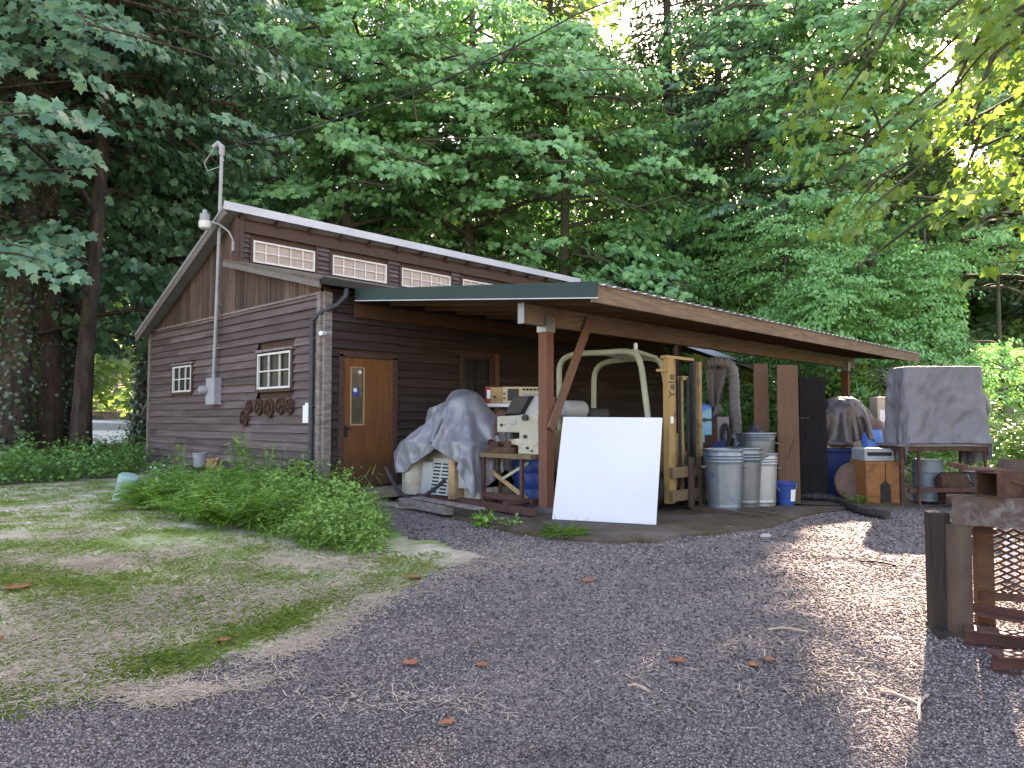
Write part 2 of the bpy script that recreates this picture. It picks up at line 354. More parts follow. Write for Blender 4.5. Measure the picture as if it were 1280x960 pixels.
# the clearing in the canopy through which the sun reaches the drive
def inpoly(poly, x, y):
    r = np.zeros(np.shape(x), bool); n = len(poly)
    for i in range(n):
        x1, y1 = poly[i]; x2, y2 = poly[(i + 1) % n]
        c = ((y1 > y) != (y2 > y)) & (x < (x2 - x1) * (y - y1) / (y2 - y1 + 1e-12) + x1)
        r ^= c
    return r
PATCH = [tuple(gp(*q)[:2]) for q in ((1010, 700), (1060, 665), (1130, 655), (1200, 675), (1330, 700), (1330, 830), (1205, 870), (1150, 930), (1090, 900), (1100, 800), (1030, 750))]
CLEAR2 = [tuple((CAM + ray(px, 523) * d)[:2]) for px, d in ((60, 25), (215, 25), (260, 40), (40, 40))]
CLEAR3 = [tuple((CAM + ray(px, 523) * d)[:2]) for px, d in ((1222, 13), (1420, 12), (1420, 21), (1215, 21))]
CLEAR4 = []
for q in ((1130, 130), (1340, 100), (1340, 330), (1190, 330)):
    b_ = CAM + ray(*q) * 7.5; t_ = (b_[2] + .4) / SUN[2]; CLEAR4.append((b_[0] - SUN[0] * t_, b_[1] - SUN[1] * t_))
def keep(P, margin=.42):
    k = keep1(P, margin, PATCH, -.35)
    k &= keep1(P, 0, CLEAR4, -.4) | (P[:, 2] < 5.6)
    for poly, z0 in ((CLEAR2, 1.2), (CLEAR3, .9)): k &= keep1(P, 0, poly, z0) | (P[:, 2] < z0 + 2.2)
    return k
def keep1(P, margin, PATCH, z0):
    t = (P[:, 2] - z0) / SUN[2]
    gx = P[:, 0] - SUN[0] * t; gy = P[:, 1] - SUN[1] * t
    hit = np.zeros(len(P), bool)
    offs = [(0, 0)] if not margin else [(0, 0), (margin, 0), (-margin, 0), (0, margin), (0, -margin)]
    for ox, oy in offs: hit |= inpoly(PATCH, gx + ox, gy + oy)
    return ~(hit & (P[:, 2] > 1.5) & (P[:, 2] < 300))
# ------------------------------------------------------------------ ground, drive, slab
def polar_sheet(name, mat, rs, nseg, lift, test=None, a0=0, a1=2 * PI):
    vs = []; fs = []; full = abs(a1 - a0 - 2 * PI) < 1e-6
    n = nseg if full else nseg + 1
    A = a0 + (a1 - a0) * np.arange(n) / nseg
    X = CAM[0] + np.outer(rs, np.cos(A)); Y = CAM[1] + np.outer(rs, np.sin(A))
    Z = GZ(X, Y) + lift
    vs = np.stack([X, Y, Z], -1).reshape(-1, 3)
    m = len(rs)
    I, J = np.meshgrid(np.arange(m - 1), np.arange(nseg), indexing='ij')
    J2 = (J + 1) % n
    q = np.stack([I * n + J, I * n + J2, (I + 1) * n + J2, (I + 1) * n + J], -1).reshape(-1, 4)
    if test is not None:
        c = vs[q].mean(1); q = q[test(c[:, 0], c[:, 1])]
        used = np.unique(q); remap = -np.ones(len(vs), int); remap[used] = np.arange(len(used)); vs = vs[used]; q = remap[q]
    me = bpy.data.meshes.new(name); me.from_pydata([tuple(v) for v in vs], [], [tuple(int(i) for i in f[::-1]) for f in q])
    me.polygons.foreach_set('use_smooth', [True] * len(me.polygons))
    o = bpy.data.objects.new(name, me); COL.objects.link(o); me.materials.append(mat)
    tag(o, kind='structure')
    return o
def wob(x, y, s=1.0, a=.12):
    return a * (np.sin(x * 5.1 * s + 1.3 * np.sin(y * 4.3 * s)) + .7 * np.sin(y * 9.7 * s + 2 * np.sin(x * 7.9 * s)) + .5 * np.sin(x * 21 * s + y * 17 * s))
DRIVE = [tuple(gp(*q)[:2]) for q in ((-500, 1010), (-120, 918), (15, 885), (110, 868), (230, 842), (330, 815), (380, 795), (430, 765), (500, 738), (560, 716), (590, 698), (570, 680), (510, 672), (470, 655), (440, 628), (470, 612))]
DRIVE += [(.25, -.2), (6.5, -5.0), (9.5, -4.0), (13.5, -7.5), (11, -13.5), (3, -17), (-14, -20)]
LAWNEDGE = DRIVE
def in_drive(x, y):
    return inpoly(DRIVE, x + wob(x, y, 1, .05), y + wob(y, x, 1, .05))
rs = np.concatenate([[.05], np.geomspace(.6, 40, 150), np.geomspace(46, 600, 22)])
soil = M('soil_and_thatch', [(.28, .24, .15), (.45, .38, .28), (.6, .51, .41)], 1.6, rough=.95, bump=.6, bd=.02, fine=26,
         stains=[((.2, .28, .08), .9, .5, .62), ((.24, .31, .1), 3.7, .55, .66), ((.66, .56, .47), 2.4, .55, .67), ((.17, .12, .09), 7, .68, .78)])
polar_sheet('ground', soil, rs, 300, 0)
gravelmat = M('crushed_gravel', [(.088, .07, .064), (.185, .15, .14), (.3, .25, .235)], 48, rough=.95, bump=1.0, bd=.015,
              stains=[((.17, .14, .12), 1.1, .52, .7), ((.06, .052, .055), .8, .5, .68), ((.32, .26, .2), 3.1, .68, .8)])
polar_sheet('gravel_driveway', gravelmat, np.geomspace(.8, 26, 330), 720, .006, lambda x, y: in_drive(x, y) & ~((x > .35) & (y > -3.0) & (x < 11)))
# concrete pad under the carport with a broken mossy edge
edge = [tuple(sp(*q)[:2]) for q in ((470, 614), (520, 632), (590, 650), (650, 664), (700, 670), (760, 674), (820, 672), (850, 667), (905, 663), (960, 656), (1000, 642), (1060, 634), (1130, 634))]
pts = []
for (ax, ay), (bx, by) in zip(edge[:-1], edge[1:]):
    for t in np.linspace(0, 1, 9)[:-1]:
        x = ax + (bx - ax) * t; y = ay + (by - ay) * t
        j = .07 * noise.noise(Vector((x * 2.2, y * 2.2, 0))) + .04 * noise.noise(Vector((x * 9, y * 9, 3)))
        pts.append((x - .7 * j, y - .7 * j))
pad_poly = pts + [edge[-1], (12.6, -4.4), (12.6, -.03), (.3, -.03)]
p = MB().prism(pad_poly, -.5, SLAB, 'Z')
tag(p.build('concrete_pad', mt['concrete'], bev=.02), kind='structure')

# ------------------------------------------------------------------ workshop
shop = thing('workshop', 'long brown lap-sided workshop with clerestory windows under a split gable roof', 'building', (0, 0, 0))
GY = 7.15                                     # depth of the gable wall
def lap(mb, org, u, n, u0, u1, z0, z1, expo=.138, holes=(), seed=0):
    r = random.Random(seed); org = Vector(org); u = Vector(u); n = Vector(n); Zv = Vector((0, 0, 1))
    z = z0; k = 0
    while z < z1 - .02:
        zt = min(z + expo, z1)
        segs = [(u0, u1)]
        for (ha, hb, hz0, hz1) in holes:
            if hz0 < zt - .01 and hz1 > z + .01:
                ns = []
                for a, b in segs:
                    if hb <= a or ha >= b: ns.append((a, b))
                    else:
                        if ha > a: ns.append((a, ha))
                        if hb < b: ns.append((hb, b))
                segs = ns
        for a, b in segs:
            x = a
            while x < b - .02:
                e = min(b, x + r.uniform(1.6, 3.8))
                if b - e < .4: e = b
                m = max(2, int((e - x) / .35)); g = .0015
                off = r.uniform(-.003, .003); amp = r.uniform(.001, .006); ph = r.uniform(0, 6)
                prev = None; vs = []; fs = []
                for i in range(m + 1):
                    uu = x + g + (e - x - 2 * g) * i / m
                    dz = off + amp * math.sin(uu * 1.7 + ph) + .004 * noise.noise(Vector((uu * 2, k * 3.3, seed)))
                    dn = .004 * noise.noise(Vector((uu * 1.2, k * 7.7, seed + 5)))
                    bot = .058 + dn
                    vs += [org + u * uu + Zv * (z + dz) + n * .006, org + u * uu + Zv * (z + dz) + n * bot, org + u * uu + Zv * (zt + dz + .012) + n * (.009 + dn * .3)]
                for i in range(m):
                    q = i * 3; fs += [(q, q + 3, q + 4, q + 1), (q + 1, q + 4, q + 5, q + 2)]
                mb.add(vs, fs); x = e
        z += expo; k += 1
H1 = (.82, 2.06, 1.44, 2.16); H2 = (4.74, 5.82, 1.47, 2.12)     # the two gable windows (y0,y1,z0,z1)
g = MB(); lap(g, (-.01, 0, 0), (0, 1, 0), (-1, 0, 0), .0, GY, -.06, 2.93, holes=[H1, H2], seed=3)
g.build('gable_siding', mt['siding'], shop)
# sheathing: walls as solid thin boxes behind the boards
s = MB()
s.prism([(0.002, -.35), (GY, -.35), (GY, 2.84), (2.95, 4.7), (2.95, 3.72), (0.002, 3.02)], .012, .09, 'X')
s.prism([(.09, -.35), (9.4, -.35), (9.4, 3.0), (.09, 3.0)], .02, .1, 'Y')
s.prism([(.09, -.3), (9.4, -.3), (9.4, 2.8), (.09, 2.8)], GY - .1, GY - .01, 'Y')
s.prism([(.1, -.35), (GY - .1, -.35), (GY - .1, 2.84), (2.95, 4.7), (2.95, 3.72), (.1, 3.02)], 9.3, 9.39, 'X')
s.box((4.75, 3.12, 4.2), (9.2, .06, 1.05))
s.build('wall', mt['trim'], shop)
# vertical boards filling the gable
b = MB(); y = 0.06; r = random.Random(5)
def roofline(y): return (3.02 + (3.86 - 3.02) * y / 3.05) if y < 3.0 else 4.74 - (y - 2.95) * .447
while y < GY - .02:
    wd = min(r.uniform(.12, .2), GY - y); x = -.02 - r.uniform(0, .014)
    if y < 3.0 < y + wd: wd = 3.0 - y
    za = 2.905 + r.uniform(-.01, .0)
    b.prism([(y + .002, za), (y + wd - .003, za), (y + wd - .003, roofline(y + wd - .004) - .01), (y + .002, roofline(y + .003) - .01)], x, x + .02, 'X'); y += wd
b.build('gable_boards', mt['boards'], shop)
d = MB(); d.box((-.032, GY / 2, 2.915), (.07, GY, .035)); d.build('drip_board', mt['greywood'], shop)
# corner boards
c = MB(); c.box((-.042, .055, 1.43), (.075, .1, 3.0)); c.box((.03, -.035, 1.43), (.13, .07, 3.0)); c.build('corner_board', mt['greywood'], shop, bev=.004)
c = MB(); c.box((-.042, GY - .02, 1.4), (.075, .1, 2.95)); c.build('corner_board', mt['greywood'], shop, bev=.004)
# long wall under the carport
HD = (.24, 1.34, -.3, 2.02); HW = (2.7, 3.58, 1.15, 2.18)
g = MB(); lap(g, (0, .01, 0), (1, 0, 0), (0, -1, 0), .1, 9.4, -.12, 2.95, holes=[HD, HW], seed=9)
g.build('long_siding', mt['siding_shaded'], shop)
# clerestory wall
CW = [(.30, 1.58), (1.98, 3.31), (3.71, 5.12), (5.5, 6.85), (7.2, 8.5)]
g = MB(); lap(g, (0, 3.08, 0), (1, 0, 0), (0, -1, 0), .0, 9.3, 3.7, 4.42, .092, [(a - .05, b_ + .05, 3.86, 4.36) for a, b_ in CW], seed=21)
g.build('clerestory_siding', mt['siding'], shop)
c = MB(); c.box((4.65, 3.03, 4.53), (9.35, .06, .2)); c.box((-.02, 3.02, 4.2), (.11, .12, .9)); c.build('clerestory_trim', mt['trim'], shop, bev=.004)
def window(parent, org, u, n, a, b_, z0, z1, cols, rows, fr=.035, mun=.022, panemat='glass', head=True, sill=True, dpt=.055):
    """frame with muntins (part) > pane, lintel, sill"""
    org = Vector(org); u = Vector(u); n = Vector(n)
    P_ = lambda uu, z, k: org + u * uu + Vector((0, 0, z)) + n * k
    f = MB(); up = (0, 0, 1)
    def hb(z, t, k, w_): f.bar(P_(a, z, k), P_(b_, z, k), w_, t)
    def vb(x, t, k, w_): f.bar(P_(x, z0 + fr, k), P_(x, z1 - fr, k), t if abs(n[1]) > .5 else t, w_, up=n)
    hb(z0 + fr / 2, fr, dpt, .04); hb(z1 - fr / 2, fr, dpt, .04)
    vb(a + fr / 2, fr, dpt, .04); vb(b_ - fr / 2, fr, dpt, .04)
    for i in range(1, cols): vb(a + (b_ - a) * i / cols, mun, dpt - .004, .024)
    for j in range(1, rows):
        z = z0 + (z1 - z0) * j / rows
        f.bar(P_(a + fr, z, dpt - .006), P_(b_ - fr, z, dpt - .006), .022, mun)
    w_ = f.build('window', mt['whiteframe'], parent)
    p_ = MB(); p_.bar(P_(a + .01, (z0 + z1) / 2, .022), P_(b_ - .01, (z0 + z1) / 2, .022), .006, z1 - z0 - .02)
    p_.build('pane', mt[panemat], w_)
    for x in (a - .03, b_ + .03):
        c_ = MB(); c_.bar(P_(x, z0 - .03, .035), P_(x, z1 + .03, .035), .055, .07, up=n); c_.build('casing', mt['trim'], w_)
    if head:
        l = MB(); l.bar(P_(a - .09, z1 + .045, .045), P_(b_ + .06, z1 + .045, .045), .09, .04); l.build('lintel', mt['greywood'], w_)
    if sill:
        l = MB(); l.bar(P_(a - .04, z0 - .03, .05), P_(b_ + .04, z0 - .03, .05), .075, .045); l.build('sill', mt['trim'], w_)
    return w_
window(shop, (-.01, 0, 0), (0, 1, 0), (-1, 0, 0), .88, 2.0, 1.49, 2.09, 3, 2)
window(shop, (-.01, 0, 0), (0, 1, 0), (-1, 0, 0), 4.8, 5.74, 1.53, 2.06, 3, 2)
for a, b_ in CW:
    window(shop, (0, 3.07, 0), (1, 0, 0), (0, -1, 0), a, b_, 3.9, 4.31, 5, 2, panemat='backedglass', sill=False, head=False, dpt=.045)
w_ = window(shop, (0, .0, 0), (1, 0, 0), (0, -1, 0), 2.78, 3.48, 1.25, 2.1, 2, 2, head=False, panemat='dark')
w_.data.materials[0] = mt['siding_shaded']  # frame takes the same siding colour with the carport shade put in
# roofs
def slab2(poly, off, name, mat, parent, x0=None, x1=None):
    pass
def roofpane(name, mat, parent, x0, x1, y0, z0, y1, z1, th):
    m = MB(); m.add([(x0, y0, z0), (x1, y0, z0), (x1, y1, z1), (x0, y1, z1), (x0, y0, z0 + th), (x1, y0, z0 + th), (x1, y1, z1 + th), (x0, y1, z1 + th)],
                    [(0, 1, 2, 3), (7, 6, 5, 4), (0, 4, 5, 1), (1, 5, 6, 2), (2, 6, 7, 3), (3, 7, 4, 0)])
    return m.build(name, mat, parent)
roofpane('main_roof', mt['metalroof'], shop, -.31, 9.7, 2.87, 4.80, 7.35, 2.80, .06)
m = MB(); m.bar((-.34, 2.84, 4.80), (9.72, 2.84, 4.80), .03, .15); m.build('roof_flashing', mt['whitemetal'], shop)
m = MB(); m.bar((-.28, 2.9, 4.712), (-.28, 7.33, 2.735), .04, .13); m.build('rake_board', mt['greyboard'], shop, bev=.004)
m = MB(); r = random.Random(2)
for k in range(70):
    t = r.random() ** .8; y = 3.1 + 4.2 * t; z = 4.86 - (y - 2.87) * .4464
    m.lathe([(0, .0), (r.uniform(.02, .05), .006), (r.uniform(.01, .03), .022), (0, .03)], (-.29 + r.uniform(0, .12), y, z), 7, sq=(1, r.uniform(1, 2.5)))
m.build('roof_moss', mt['moss'], shop, smooth='all')['kind'] = 'stuff'
for k in range(14):
    m = MB(); x = .05 + k * .7; m.bar((x, 2.93, 4.695), (x, 4.2, 4.12), .045, .13); m.build('rafter', mt['trim'], shop)
roofpane('lower_roof', mt['roofbrown'], shop, -.24, 9.45, -.24, 3.03, 3.04, 3.83, .05)
m = MB(); m.bar((-.215, -.24, 2.985), (-.215, 3.1, 3.80), .035, .1); m.build('rake_board', mt['greyboard'], shop, bev=.004)
# gutter along the low eave, and its downpipe
gt = MB(); gt.prism([(-.36, 3.08), (-.34, 2.98), (-.27, 2.98), (-.255, 3.08), (-.265, 3.08), (-.277, 2.99), (-.335, 2.99), (-.35, 3.08)], -.25, 9.45, 'X')
gt = gt.build('gutter', mt['black'], shop)
dp = MB(); dp.tube([(.2, -.29, 2.97), (.2, -.27, 2.86), (.1, -.2, 2.72), (-.04, .0, 2.62), (-.115, .15, 2.5), (-.115, .16, 2.2), (-.115, .16, .02)], .04, 10)
for z in (2.2, 1.2, .3): dp.box((-.08, .16, z), (.07, .11, .03))
dp.build('downpipe', M('dark_downpipe', [(.03, .032, .04), (.05, .052, .062)], 4, rough=.5), shop, smooth=True)
# door
dm = MB(); dx0, dx1, dz0, dz1 = .33, 1.26, -.05, 1.95
wx0, wx1, wz0, wz1 = .46, .70, .9, 1.8
dm.prism([(dx0, dz0), (wx0, dz0), (wx0, dz1), (dx0, dz1)], -.03, .01, 'Y'); dm.prism([(wx1, dz0), (dx1, dz0), (dx1, dz1), (wx1, dz1)], -.03, .01, 'Y')
dm.prism([(wx0, dz0), (wx1, dz0), (wx1, wz0), (wx0, wz0)], -.03, .01, 'Y'); dm.prism([(wx0, wz1), (wx1, wz1), (wx1, dz1), (wx0, dz1)], -.03, .01, 'Y')
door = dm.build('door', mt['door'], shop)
dm = MB()
for a, b_, cc, dd in ((wx0 - .012, wx0 + .012, wz0, wz1), (wx1 - .012, wx1 + .012, wz0, wz1), (wx0, wx1, wz0 - .012, wz0 + .012), (wx0, wx1, wz1 - .012, wz1 + .012)):
    dm.box(((a + b_) / 2, -.034, (cc + dd) / 2), (b_ - a, .016, dd - cc))
dm.build('glazing_bead', mt['tan'], door)
dm = MB(); dm.box(((wx0 + wx1) / 2, -.01, (wz0 + wz1) / 2), (wx1 - wx0, .012, wz1 - wz0)); dm.build('pane', M('door_glass_amber', [(.06, .05, .035), (.12, .1, .07)], 3, rough=.15, bump=0, spec=.5), door)
dm = MB(); dm.lathe([(.0, -.020), (.07, -.020), (.07, -.017), (0, -.017)], (.565, 0, 1.42), 24, 'Y', sq=(1.25, 1)); dm.build('sticker', mt['blue'], door)
dm = MB(); dm.lathe([(.0, -.025), (.035, -.025), (.035, -.021), (0, -.021)], (.545, 0, 1.445), 18, 'Y'); dm.lathe([(.0, -.022), (.03, -.022), (.03, -.017), (0, -.017)], (.635, 0, 1.73), 18, 'Y'); dm.build('sticker', mt['paper'], door)
dm = MB(); dm.box((.375, -.038, .80), (.05, .014, .17)); dm.tube([(.375, -.045, .84), (.375, -.09, .84), (.45, -.09, .84)], .01, 8); dm.lathe([(.018, -.06), (.018, -.045)], (.375, 0, .74), 12, 'Y'); dm.build('handle', mt['black'], door)
dm = MB()
for x in (.285, 1.305): dm.box((x, -.02, .97), (.085, .06, 2.05))
dm.box((.795, -.02, 2.0), (1.105, .06, .09)); dm.build('door_frame', mt['trim'], shop, bev=.004)
dm = MB(); dm.prism([(.22, -.62), (1.5, -.62), (1.5, -.02), (.22, -.02)], -.45, -.09, 'Z'); dm.build('door_step', mt['step'], shop, bev=.012)
fm = MB(); fm.box((-.035, GY / 2, -.2), (.05, GY - .1, .28)); fm.build('foundation', mt['concrete'], shop)
# boxed reddish post on the back wall
m = MB(); m.box((3.62, -.05, 1.0), (.09, .07, 2.4)); m.build('wall_post', mt['redpost'], shop)

# little lean-to at the rear corner
lt = thing('porch', 'small weathered lean-to porch at the rear corner of the gable wall', 'porch', (.0, GY + .1, -.08))
m = MB(); m.bar((.12, .3, 0), (.12, .3, 1.12), .07, .07, up=(1, 0, 0)); m.build('post', mt['greywood'], lt)
m = MB(); m.bar((.6, .02, .62), (.6, .75, .62), .04, .06); m.bar((.12, .02, .55), (.12, .3, .55), .04, .07); m.build('rail', mt['greywood'], lt)
m = MB(); m.add([(-.05, -.02, 1.45), (1.4, -.02, 1.45), (1.4, .42, 1.1), (-.05, .42, 1.1), (-.05, -.02, 1.5), (1.4, -.02, 1.5), (1.4, .42, 1.15), (-.05, .42, 1.15)], [(0, 1, 2, 3), (7, 6, 5, 4), (0, 4, 5, 1), (1, 5, 6, 2), (2, 6, 7, 3), (3, 7, 4, 0)]); m.build('roof', mt['greyboard'], lt)
m = MB(); m.box((.6, .4, .2), (.9, .03, .5)); m.build('side_panel', mt['boards'], lt)

# ------------------------------------------------------------------ carport
cp = thing('carport', 'open timber carport with corrugated roof and green edge along the workshop', 'carport', (0, 0, 0))
SL = .1082
def rz_(y): return 2.985 + y * SL          # underside of the sheet at y (negative outwards)
x0, x1, ye = .36, 12.42, -4.93
vs = []; fs = []
nx = int((x1 - x0) / .0125) ; ncor = np.linspace(x0, x1, 760)
prof = .011 * np.clip(np.cos((ncor - x0) * 2 * PI / .2) * 2.2, -1, 1)
yy = (ye, -2.5, -.26)
for j, y in enumerate(yy):
    for i, x in enumerate(ncor): vs.append((x, y, rz_(y) + .013 + prof[i]))
n = len(ncor)
for j in range(2):
    for i in range(n - 1): fs.append((j * n + i, j * n + i + 1, (j + 1) * n + i + 1, (j + 1) * n + i))
m = MB(); m.add(vs, fs); rf = m.build('roof_sheet', mt['corr'], cp, smooth=True)
sd = rf.modifiers.new('t', 'SOLIDIFY'); sd.thickness = .002
m = MB(); m.bar((.345, -.3, rz_(-.3) - .06), (.345, -4.95, rz_(-4.95) - .06), .012, .175); m.build('green_fascia', mt['greenmetal'], cp)
m = MB(); m.bar((.345, -.3, rz_(-.3) - .153), (.345, -4.95, rz_(-4.95) - .153), .022, .012); m.build('drip_strip', mt['whitemetal'], cp)
m = MB(); m.bar((.40, -.3, rz_(-.3) - .085), (.40, -4.86, rz_(-4.86) - .085), .04, .14); m.build('rake_rafter', mt['firdark'], cp)
m = MB(); m.bar((.36, -4.86, rz_(-4.86) - .10), (12.38, -4.86, rz_(-4.86) - .10), .04, .19); m.build('eave_board', mt['fir'], cp, bev=.004)
for k in range(17):
    x = 1.05 + k * .7; m = MB(); m.bar((x, -.28, rz_(-.28) - .085), (x, -4.83, rz_(-4.83) - .085), .042, .14); m.build('rafter', mt['firdark'], cp)
PX, PY = 1.16, -3.48
bz = rz_(PY) - .165 - .13
m = MB(); m.bar((.70, PY, bz), (12.2, PY, bz), .10, .25); m.build('beam', mt['fir'], cp, bev=.005)
m = MB(); m.box((.694, PY, bz + .005), (.012, .11, .26)); m.build('beam_cap', mt['galv'], cp)
m = MB(); m.bar((.5, -.06, rz_(-.1) - .28), (9.3, -.06, rz_(-.1) - .28), .05, .22); m.build('ledger', mt['firdark'], cp)
for k, x in enumerate((PX, 11.75)):
    m = MB(); m.box((x, PY, (SLAB + bz - .125) / 2), (.145, .145, bz - .125 - SLAB)); po = m.build('post', mt['redpost'], cp, bev=.008)
    m = MB(); m.box((x, PY, bz - .10), (.175, .165, .2)); m.build('bracket', mt['galv'], po)
    m = MB(); m.box((x, PY, SLAB + .03), (.2, .2, .06)); m.build('post_base', mt['galv'], po)
m = MB(); m.bar((PX - .03, PY - .1, .86), (PX + .8, PY - .1, bz + .04), .035, .13, up=(0, 0, 1)); m.build('brace', mt['brace'], cp, bev=.004)
m = MB(); m.box((8.3, -.9, 1.1), (.12, .12, 2.6)); m.build('post', mt['firdark'], cp, bev=.006)

# ------------------------------------------------------------------ fixtures on the gable wall
ms = thing('service_mast', 'grey electric service mast with meter box on the brown gable wall', 'power mast', (-.1, 3.6, 0))
m = MB(); m.tube([(-.02, .05, 1.74), (-.06, -.12, 3.2), (-.16, -.44, 5.85)], .032, 10); m.build('conduit', mt['lightmetal'], ms, smooth=True)
m = MB(); m.tube([(-.16, -.44, 5.8), (-.165, -.45, 5.95), (-.2, -.37, 6.03), (-.25, -.29, 5.96)], [.05, .055, .05, .045], 10)
m.tube([(-.25, -.29, 5.93), (-.33, -.09, 5.7), (-.29, -.14, 5.55), (-.17, -.36, 5.6)], .009, 6); m.build('weatherhead', mt['lightmetal'], ms, smooth=True)
m = MB(); m.box((-.02, .03, 1.5), (.16, .36, .5)); bx_ = m.build('meter_box', mt['lightmetal'], ms, bev=.012)
m = MB(); m.lathe([(.085, 0), (.085, .06), (.075, .1), (.05, .125), (0, .13)], (0, 0, 0), 20, 'X')
o = m.build('meter', mt['lightmetal'], bx_, smooth=True, loc=(-.1, .2, 1.53)); o.rotation_euler = (0, 0, PI)
for z in (2.3, 3.1):
    m = MB(); m.box((.03, 0, z), (.09, .12, .025)); m.build('strap', mt['lightmetal'], ms)
yl = thing('yard_lamp', 'old grey yard lamp on a curved arm at the peak of the gable', 'lamp', (-.02, 3.02, 4.1))
m = MB(); m.tube([(-.06, .0, 0), (-.06, .02, .16), (-.12, .06, .3), (-.26, .12, .41), (-.42, .18, .45)], .018, 8); m.box((-.055, 0, .03), (.03, .08, .18)); m.build('arm', mt['lightmetal'], yl, smooth=True)
m = MB(); m.lathe([(0, .2), (.035, .2), (.045, .16), (.045, .13), (.085, .12), (.085, .0), (.1, -.01)], (-.5, .2, .45), 18); m.build('housing', mt['lightmetal'], yl, smooth=True)
m = MB(); m.lathe([(.1, -.01), (.105, -.06), (.095, -.13), (.07, -.15), (0, -.155)], (-.5, .2, .45), 18); m.build('lens', M('lamp_lens', [(.5, .5, .5), (.62, .62, .6)], 30, rough=.3), yl, smooth=True)
sc_ = thing('security_camera', 'small white security camera on the corner board above the door', 'camera', (-.02, -.06, 2.28))
m = MB(); m.tube([(-.02, -.02, 0), (-.14, -.1, -.01)], .035, 12); m.build('body', mt['paper'], sc_, smooth=True)
m = MB(); m.tube([(0, 0, .0), (.03, .0, .03)], .02, 8); m.box((.05, -.01, .02), (.1, .03, .05)); m.build('mount', mt['lightmetal'], sc_)
ns = MB(); ns.prism([(.24, .93), (.47, .93), (.47, 1.2), (.41, 1.2), (.4, 1.24), (.3, 1.24), (.29, 1.2), (.24, 1.2)], -.078, -.07, 'X')
tag(ns.build('notice', mt['paper']), 'white paper notice pinned to the gable wall beside the downpipe', 'notice')
whl = [(2.45, 1.01, .15, 'lowest rusty spoked wheel, hung at the end of the wall row'), (2.28, 1.2, .1, 'small dark rusty wheel above the lowest one of the wall row'),
       (1.92, 1.19, .14, 'rusty wheel with wide gaps, third of the row on the wall'), (1.56, 1.17, .16, 'largest rusty wheel in the middle of the wall row'),
       (1.18, 1.2, .14, 'dark rusty wheel right of the largest wheel on the wall'), (.88, 1.19, .13, 'rusty wheel nearest the white notice on the wall')]
for i, (y, z, R_, lab) in enumerate(whl):
    t = thing('iron_wheel', lab, 'iron wheel', (-.085, y, z), 0, 'rusty wheels hung on the gable wall')
    m = MB(); m.lathe([(R_, -.02), (R_, .02), (R_ * .8, .02), (R_ * .8, -.02), (R_, -.02)], (0, 0, 0), 22, 'X'); m.build('rim', mt['rust'], t)
    m = MB()
    for k in range(5 + i % 2):
        a = 2 * PI * k / (5 + i % 2) + i; m.bar((0, 0, 0), (0, math.cos(a) * R_ * .82, math.sin(a) * R_ * .82), .018, .022, up=(1, 0, 0))
    m.build('spoke', mt['rust'], t)
    m = MB(); m.lathe([(.035, -.03), (.035, .03), (.014, .03), (.014, -.03), (.035, -.03)], (0, 0, 0), 12, 'X'); m.build('hub', mt['rustred'], t)
# overhead line
a = Vector((-.3, 3.26, 5.93)); e = Vector(at(720, 18, 13)); m = MB(); pts = []
for k in range(25):
    t = k / 24; q = a.lerp(e, t); q.z -= .9 * 4 * t * (1 - t) * .35; pts.append(q)
for k in range(1, 5):
    pts.append(e + (e - a) * .08 * k)
m.tube(pts, .014, 6); tag(m.build('power_cable', mt['black']), 'black overhead cable running up from the service mast past the trees', 'cable')
